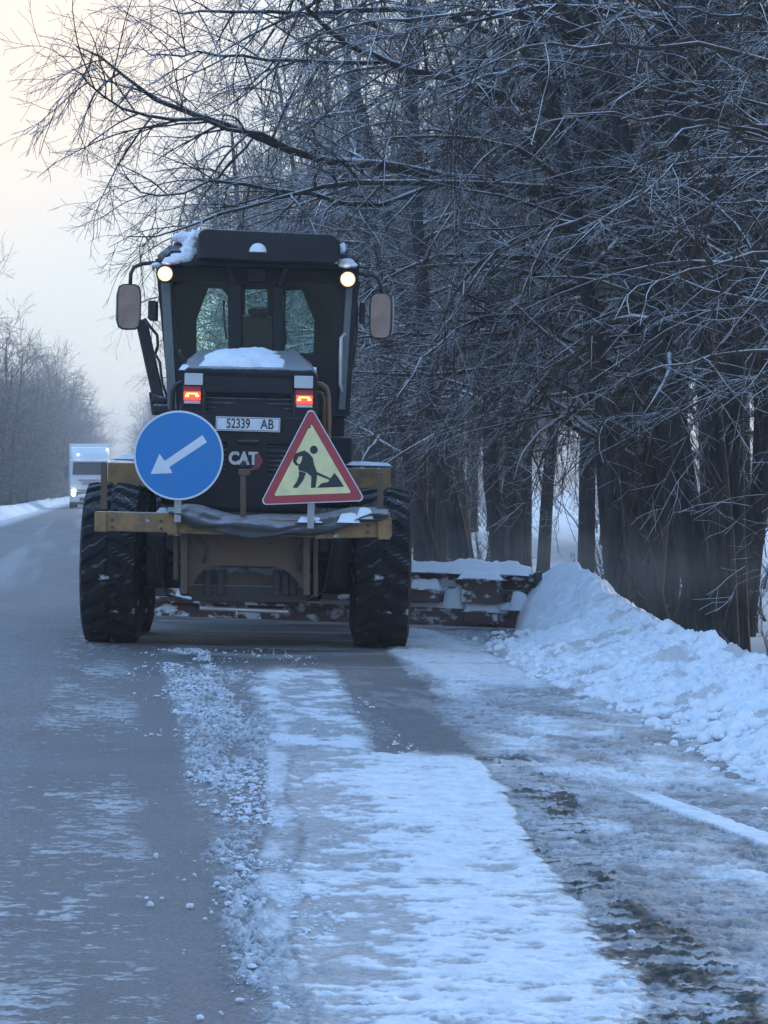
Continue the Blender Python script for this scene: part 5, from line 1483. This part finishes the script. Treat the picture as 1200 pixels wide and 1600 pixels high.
fig.prism(P2([(768, 232), (836, 262), (884, 284), (882, 290), (832, 270), (766, 238)]), -0.0127, -0.0096)
fig.prism(P2([(834, 316), (850, 300), (872, 296), (882, 282), (894, 264), (908, 280), (928, 312)]), -0.0118, -0.0104)
fig.build('digging_figure', M_SINK, s2)
mb = MB(); mb.bar((0.0, 0.03, 0.1), (0.0, 0.03, -0.42), 0.05, 0.03); mb.bar((-0.22, 0.028, -0.18), (0.22, 0.028, -0.18), 0.03, 0.025); mb.build('bracket', M_SBACK, s2, bevel=0.003)
b = loc2(808, 104, c2, ys)
MB().cyl((b[0], -0.0135, b[1]), (b[0], -0.0097, b[1]), 0.010, 12).build('bolt', M_YELD, s2)

# ================================================================== THE LORRY
def lorry():
    yc = 172.0
    s = FPX / yc
    x0 = (140 - 600) / s
    loc = from_cam(x0, yc)
    gz = float(ground_z(np.array(loc[0])))
    t = empty('lorry', (loc[0], loc[1], gz), (0, 0, R(0.4)))
    tag(t, 'white articulated lorry with lit headlamps coming the other way, far down the road', 'lorry')
    W = paint('lorry_white_paint', (0.84, 0.84, 0.84), rough=0.35, dirt=0.25, dirt_col=(0.36, 0.42, 0.50), scale=1.2)
    G = paint('lorry_grey_plastic', (0.10, 0.115, 0.14), rough=0.5, dirt=0.4, dirt_col=(0.2, 0.22, 0.26), scale=2)
    GL = paint('lorry_windscreen', (0.045, 0.06, 0.075), rough=0.12, dirt=0.2, dirt_col=(0.12, 0.14, 0.16), scale=1.5)
    # x right, y away from the lens (front face at y = 0), z up
    mb = MB()
    def ring(y, w, z0, z1, ch): return [(-w, y, z0), (-w, y, z1 - ch), (-w + ch, y, z1), (w - ch, y, z1), (w, y, z1 - ch), (w, y, z0)]
    mb.loft([ring(0.0, 1.14, 1.0, 2.92, 0.05), ring(0.05, 1.20, 0.95, 2.96, 0.1), ring(0.35, 1.24, 0.9, 3.03, 0.12), ring(2.1, 1.24, 0.9, 3.05, 0.12)], smooth=False)
    mb.build('cab_body', W, t, bevel=0.04)
    mb = MB(); mb.loft([ring(0.42, 1.02, 3.0, 3.05, 0.02), ring(0.55, 1.15, 2.98, 3.35, 0.1), ring(1.2, 1.20, 2.98, 3.72, 0.1), ring(2.0, 1.20, 2.98, 3.78, 0.1)], smooth=False)
    mb.build('roof_fairing', W, t, bevel=0.04)
    mb = MB(); mb.add([(-1.04, -0.05, 2.05), (1.04, -0.05, 2.05), (0.98, -0.05, 2.80), (-0.98, -0.05, 2.80), (-1.04, 0.03, 2.05), (1.04, 0.03, 2.05), (0.98, 0.03, 2.80), (-0.98, 0.03, 2.80)],
                      [(0, 1, 2, 3), (7, 6, 5, 4), (0, 4, 5, 1), (1, 5, 6, 2), (2, 6, 7, 3), (3, 7, 4, 0)])
    mb.build('windscreen', GL, t)
    mb = MB(); mb.box((0, -0.08, 2.90), (2.15, 0.30, 0.10), rot=(R(12), 0, 0)); mb.build('sun_visor', W, t, bevel=0.02)
    mb = MB()
    for k, (z, w) in enumerate(((1.72, 1.5), (1.60, 1.1), (1.48, 1.0), (1.10, 1.7), (0.98, 1.7))): mb.box((0.05, -0.012, z), (w, 0.04, 0.05))
    mb.build('grille', G, t)
    mb = MB(); mb.box((0, 0.05, 0.58), (2.42, 0.4, 0.42)); mb.build('bumper', W, t, bevel=0.06)
    mb = MB(); mb.box((0, -0.155, 0.55), (1.2, 0.02, 0.22)); mb.box((0, 0.3, 0.30), (2.3, 0.3, 0.16)); mb.build('bumper_intake', G, t)
    mb = MB(); mb.box((0, -0.17, 0.5), (0.52, 0.01, 0.11)); mb.build('number_plate', W, t)
    on = glow_mat('lorry_headlamp_lit', (1.0, 0.93, 0.80), 16.0)
    for sx, r_ in ((-1, 0.13), (1, 0.06)):
        h = MB(); h.box((sx * 0.98, -0.02, 0.88), (0.36, 0.2, 0.22)); hh = h.build('headlamp', G, t, bevel=0.03)
        MB().cyl((sx * 0.98, -0.125, 0.90), (sx * 0.98, -0.14, 0.90), r_, 16).build('lens', on, hh)
    mark = glow_mat('marker_lamp_lit', (0.9, 0.95, 1.0), 3.0)
    for x, z, y in ((-1.08, 2.90, 0.22), (0.98, 2.90, 0.22), (-0.70, 3.30, 0.50), (1.08, 3.60, 0.95)):
        MB().cyl((x, y - 0.05, z), (x, y - 0.02, z), 0.05, 10).build('marker_lamp', mark, t)
    for sx in (-1, 1):
        mb = MB(); mb.box((sx * 1.42, 0.15, 2.2), (0.20, 0.16, 0.72)); mb.bar((sx * 1.2, 0.25, 2.6), (sx * 1.42, 0.18, 2.55), 0.04); mb.build('mirror', G, t, bevel=0.03)
        mb = MB(); mb.tube([(sx * 1.0, 1.0, 0.5), (sx * 1.22, 1.0, 0.5)], 0.5, 24); mb.build('wheel', M_RUB, t)
        mb = MB(); mb.tube([(sx * 0.8, 9.5, 0.5), (sx * 1.22, 9.5, 0.5)], 0.5, 24); mb.build('wheel', M_RUB, t)
    mb = MB(); mb.span((-1.25, 2.5, 1.1), (1.25, 13.5, 3.98)); mb.build('trailer', W, t, bevel=0.04)
    mb = MB()
    for x, w in ((-0.28, 0.16), (-0.06, 0.2), (0.18, 0.15), (0.38, 0.12), (0.62, 0.22)): mb.box((x, 0.93 if False else 1.04, 3.56), (w, 0.03, 0.07), rot=(R(-28), 0, 0))
    mb.build('roof_marking', G, t)
lorry()

# ================================================================== AIR
def haze_box():
    mb = MB(); mb.box((0, 0, 0), (1, 1, 1))
    m = bpy.data.materials.new('winter_haze'); m.use_nodes = True
    N, L = m.node_tree.nodes, m.node_tree.links
    N.remove(N['Principled BSDF'])
    pv = N.new('ShaderNodeVolumePrincipled')
    pv.inputs['Density'].default_value = HAZE_DENSITY
    pv.inputs['Color'].default_value = (0.94, 0.93, 0.95, 1)
    L.new(pv.outputs[0], N['Material Output'].inputs['Volume'])
    o = mb.build('haze', m)
    o.location = (0, 0, 9.5); o.scale = (4000, 4600, 23)
    tag(o, kind='stuff')
HAZE_DENSITY = 0.0012
haze_box()

def dust(name, lo, hi, dens, label):
    mb = MB(); mb.box((0, 0, 0), (2, 2, 2))
    m = bpy.data.materials.new('blown_snow_dust'); m.use_nodes = True
    N, L = m.node_tree.nodes, m.node_tree.links
    N.remove(N['Principled BSDF'])
    pv = N.new('ShaderNodeVolumePrincipled'); pv.inputs['Color'].default_value = (0.62, 0.60, 0.60, 1)
    t = N.new('ShaderNodeTexCoord')
    ln = N.new('ShaderNodeVectorMath'); ln.operation = 'LENGTH'; L.new(t.outputs['Object'], ln.inputs[0])
    f = N.new('ShaderNodeMapRange'); f.interpolation_type = 'SMOOTHSTEP'
    f.inputs['From Min'].default_value = 1.0; f.inputs['From Max'].default_value = 0.15; f.inputs['To Max'].default_value = 1.0
    L.new(ln.outputs['Value'], f.inputs['Value'])
    n = N.new('ShaderNodeTexNoise'); n.inputs['Scale'].default_value = 2.2; n.inputs['Detail'].default_value = 3
    L.new(t.outputs['Object'], n.inputs['Vector'])
    r = N.new('ShaderNodeMapRange'); r.inputs['From Min'].default_value = 0.35; r.inputs['From Max'].default_value = 0.7; r.inputs['To Max'].default_value = dens
    L.new(n.outputs['Fac'], r.inputs['Value'])
    k = N.new('ShaderNodeMath'); k.operation = 'MULTIPLY'; L.new(f.outputs[0], k.inputs[0]); L.new(r.outputs[0], k.inputs[1])
    L.new(k.outputs[0], pv.inputs['Density']); L.new(pv.outputs[0], N['Material Output'].inputs['Volume'])
    o = mb.build(name, m)
    o.location = [(a + b) / 2 for a, b in zip(lo, hi)]; o.scale = [(b - a) / 2 for a, b in zip(lo, hi)]
    tag(o, label, 'snow dust', kind='stuff')
dust('snow_dust', (2.6, 21.5, -0.5), (7.0, 36, 1.1), 0.13, 'thin drifting snow dust behind the snow bank at the foot of the trees')
dust('snow_dust', (0.6, 22.0, -0.35), (4.4, 27.5, 0.6), 0.25, 'low snow dust whirling round the grader blade and right rear tyre')
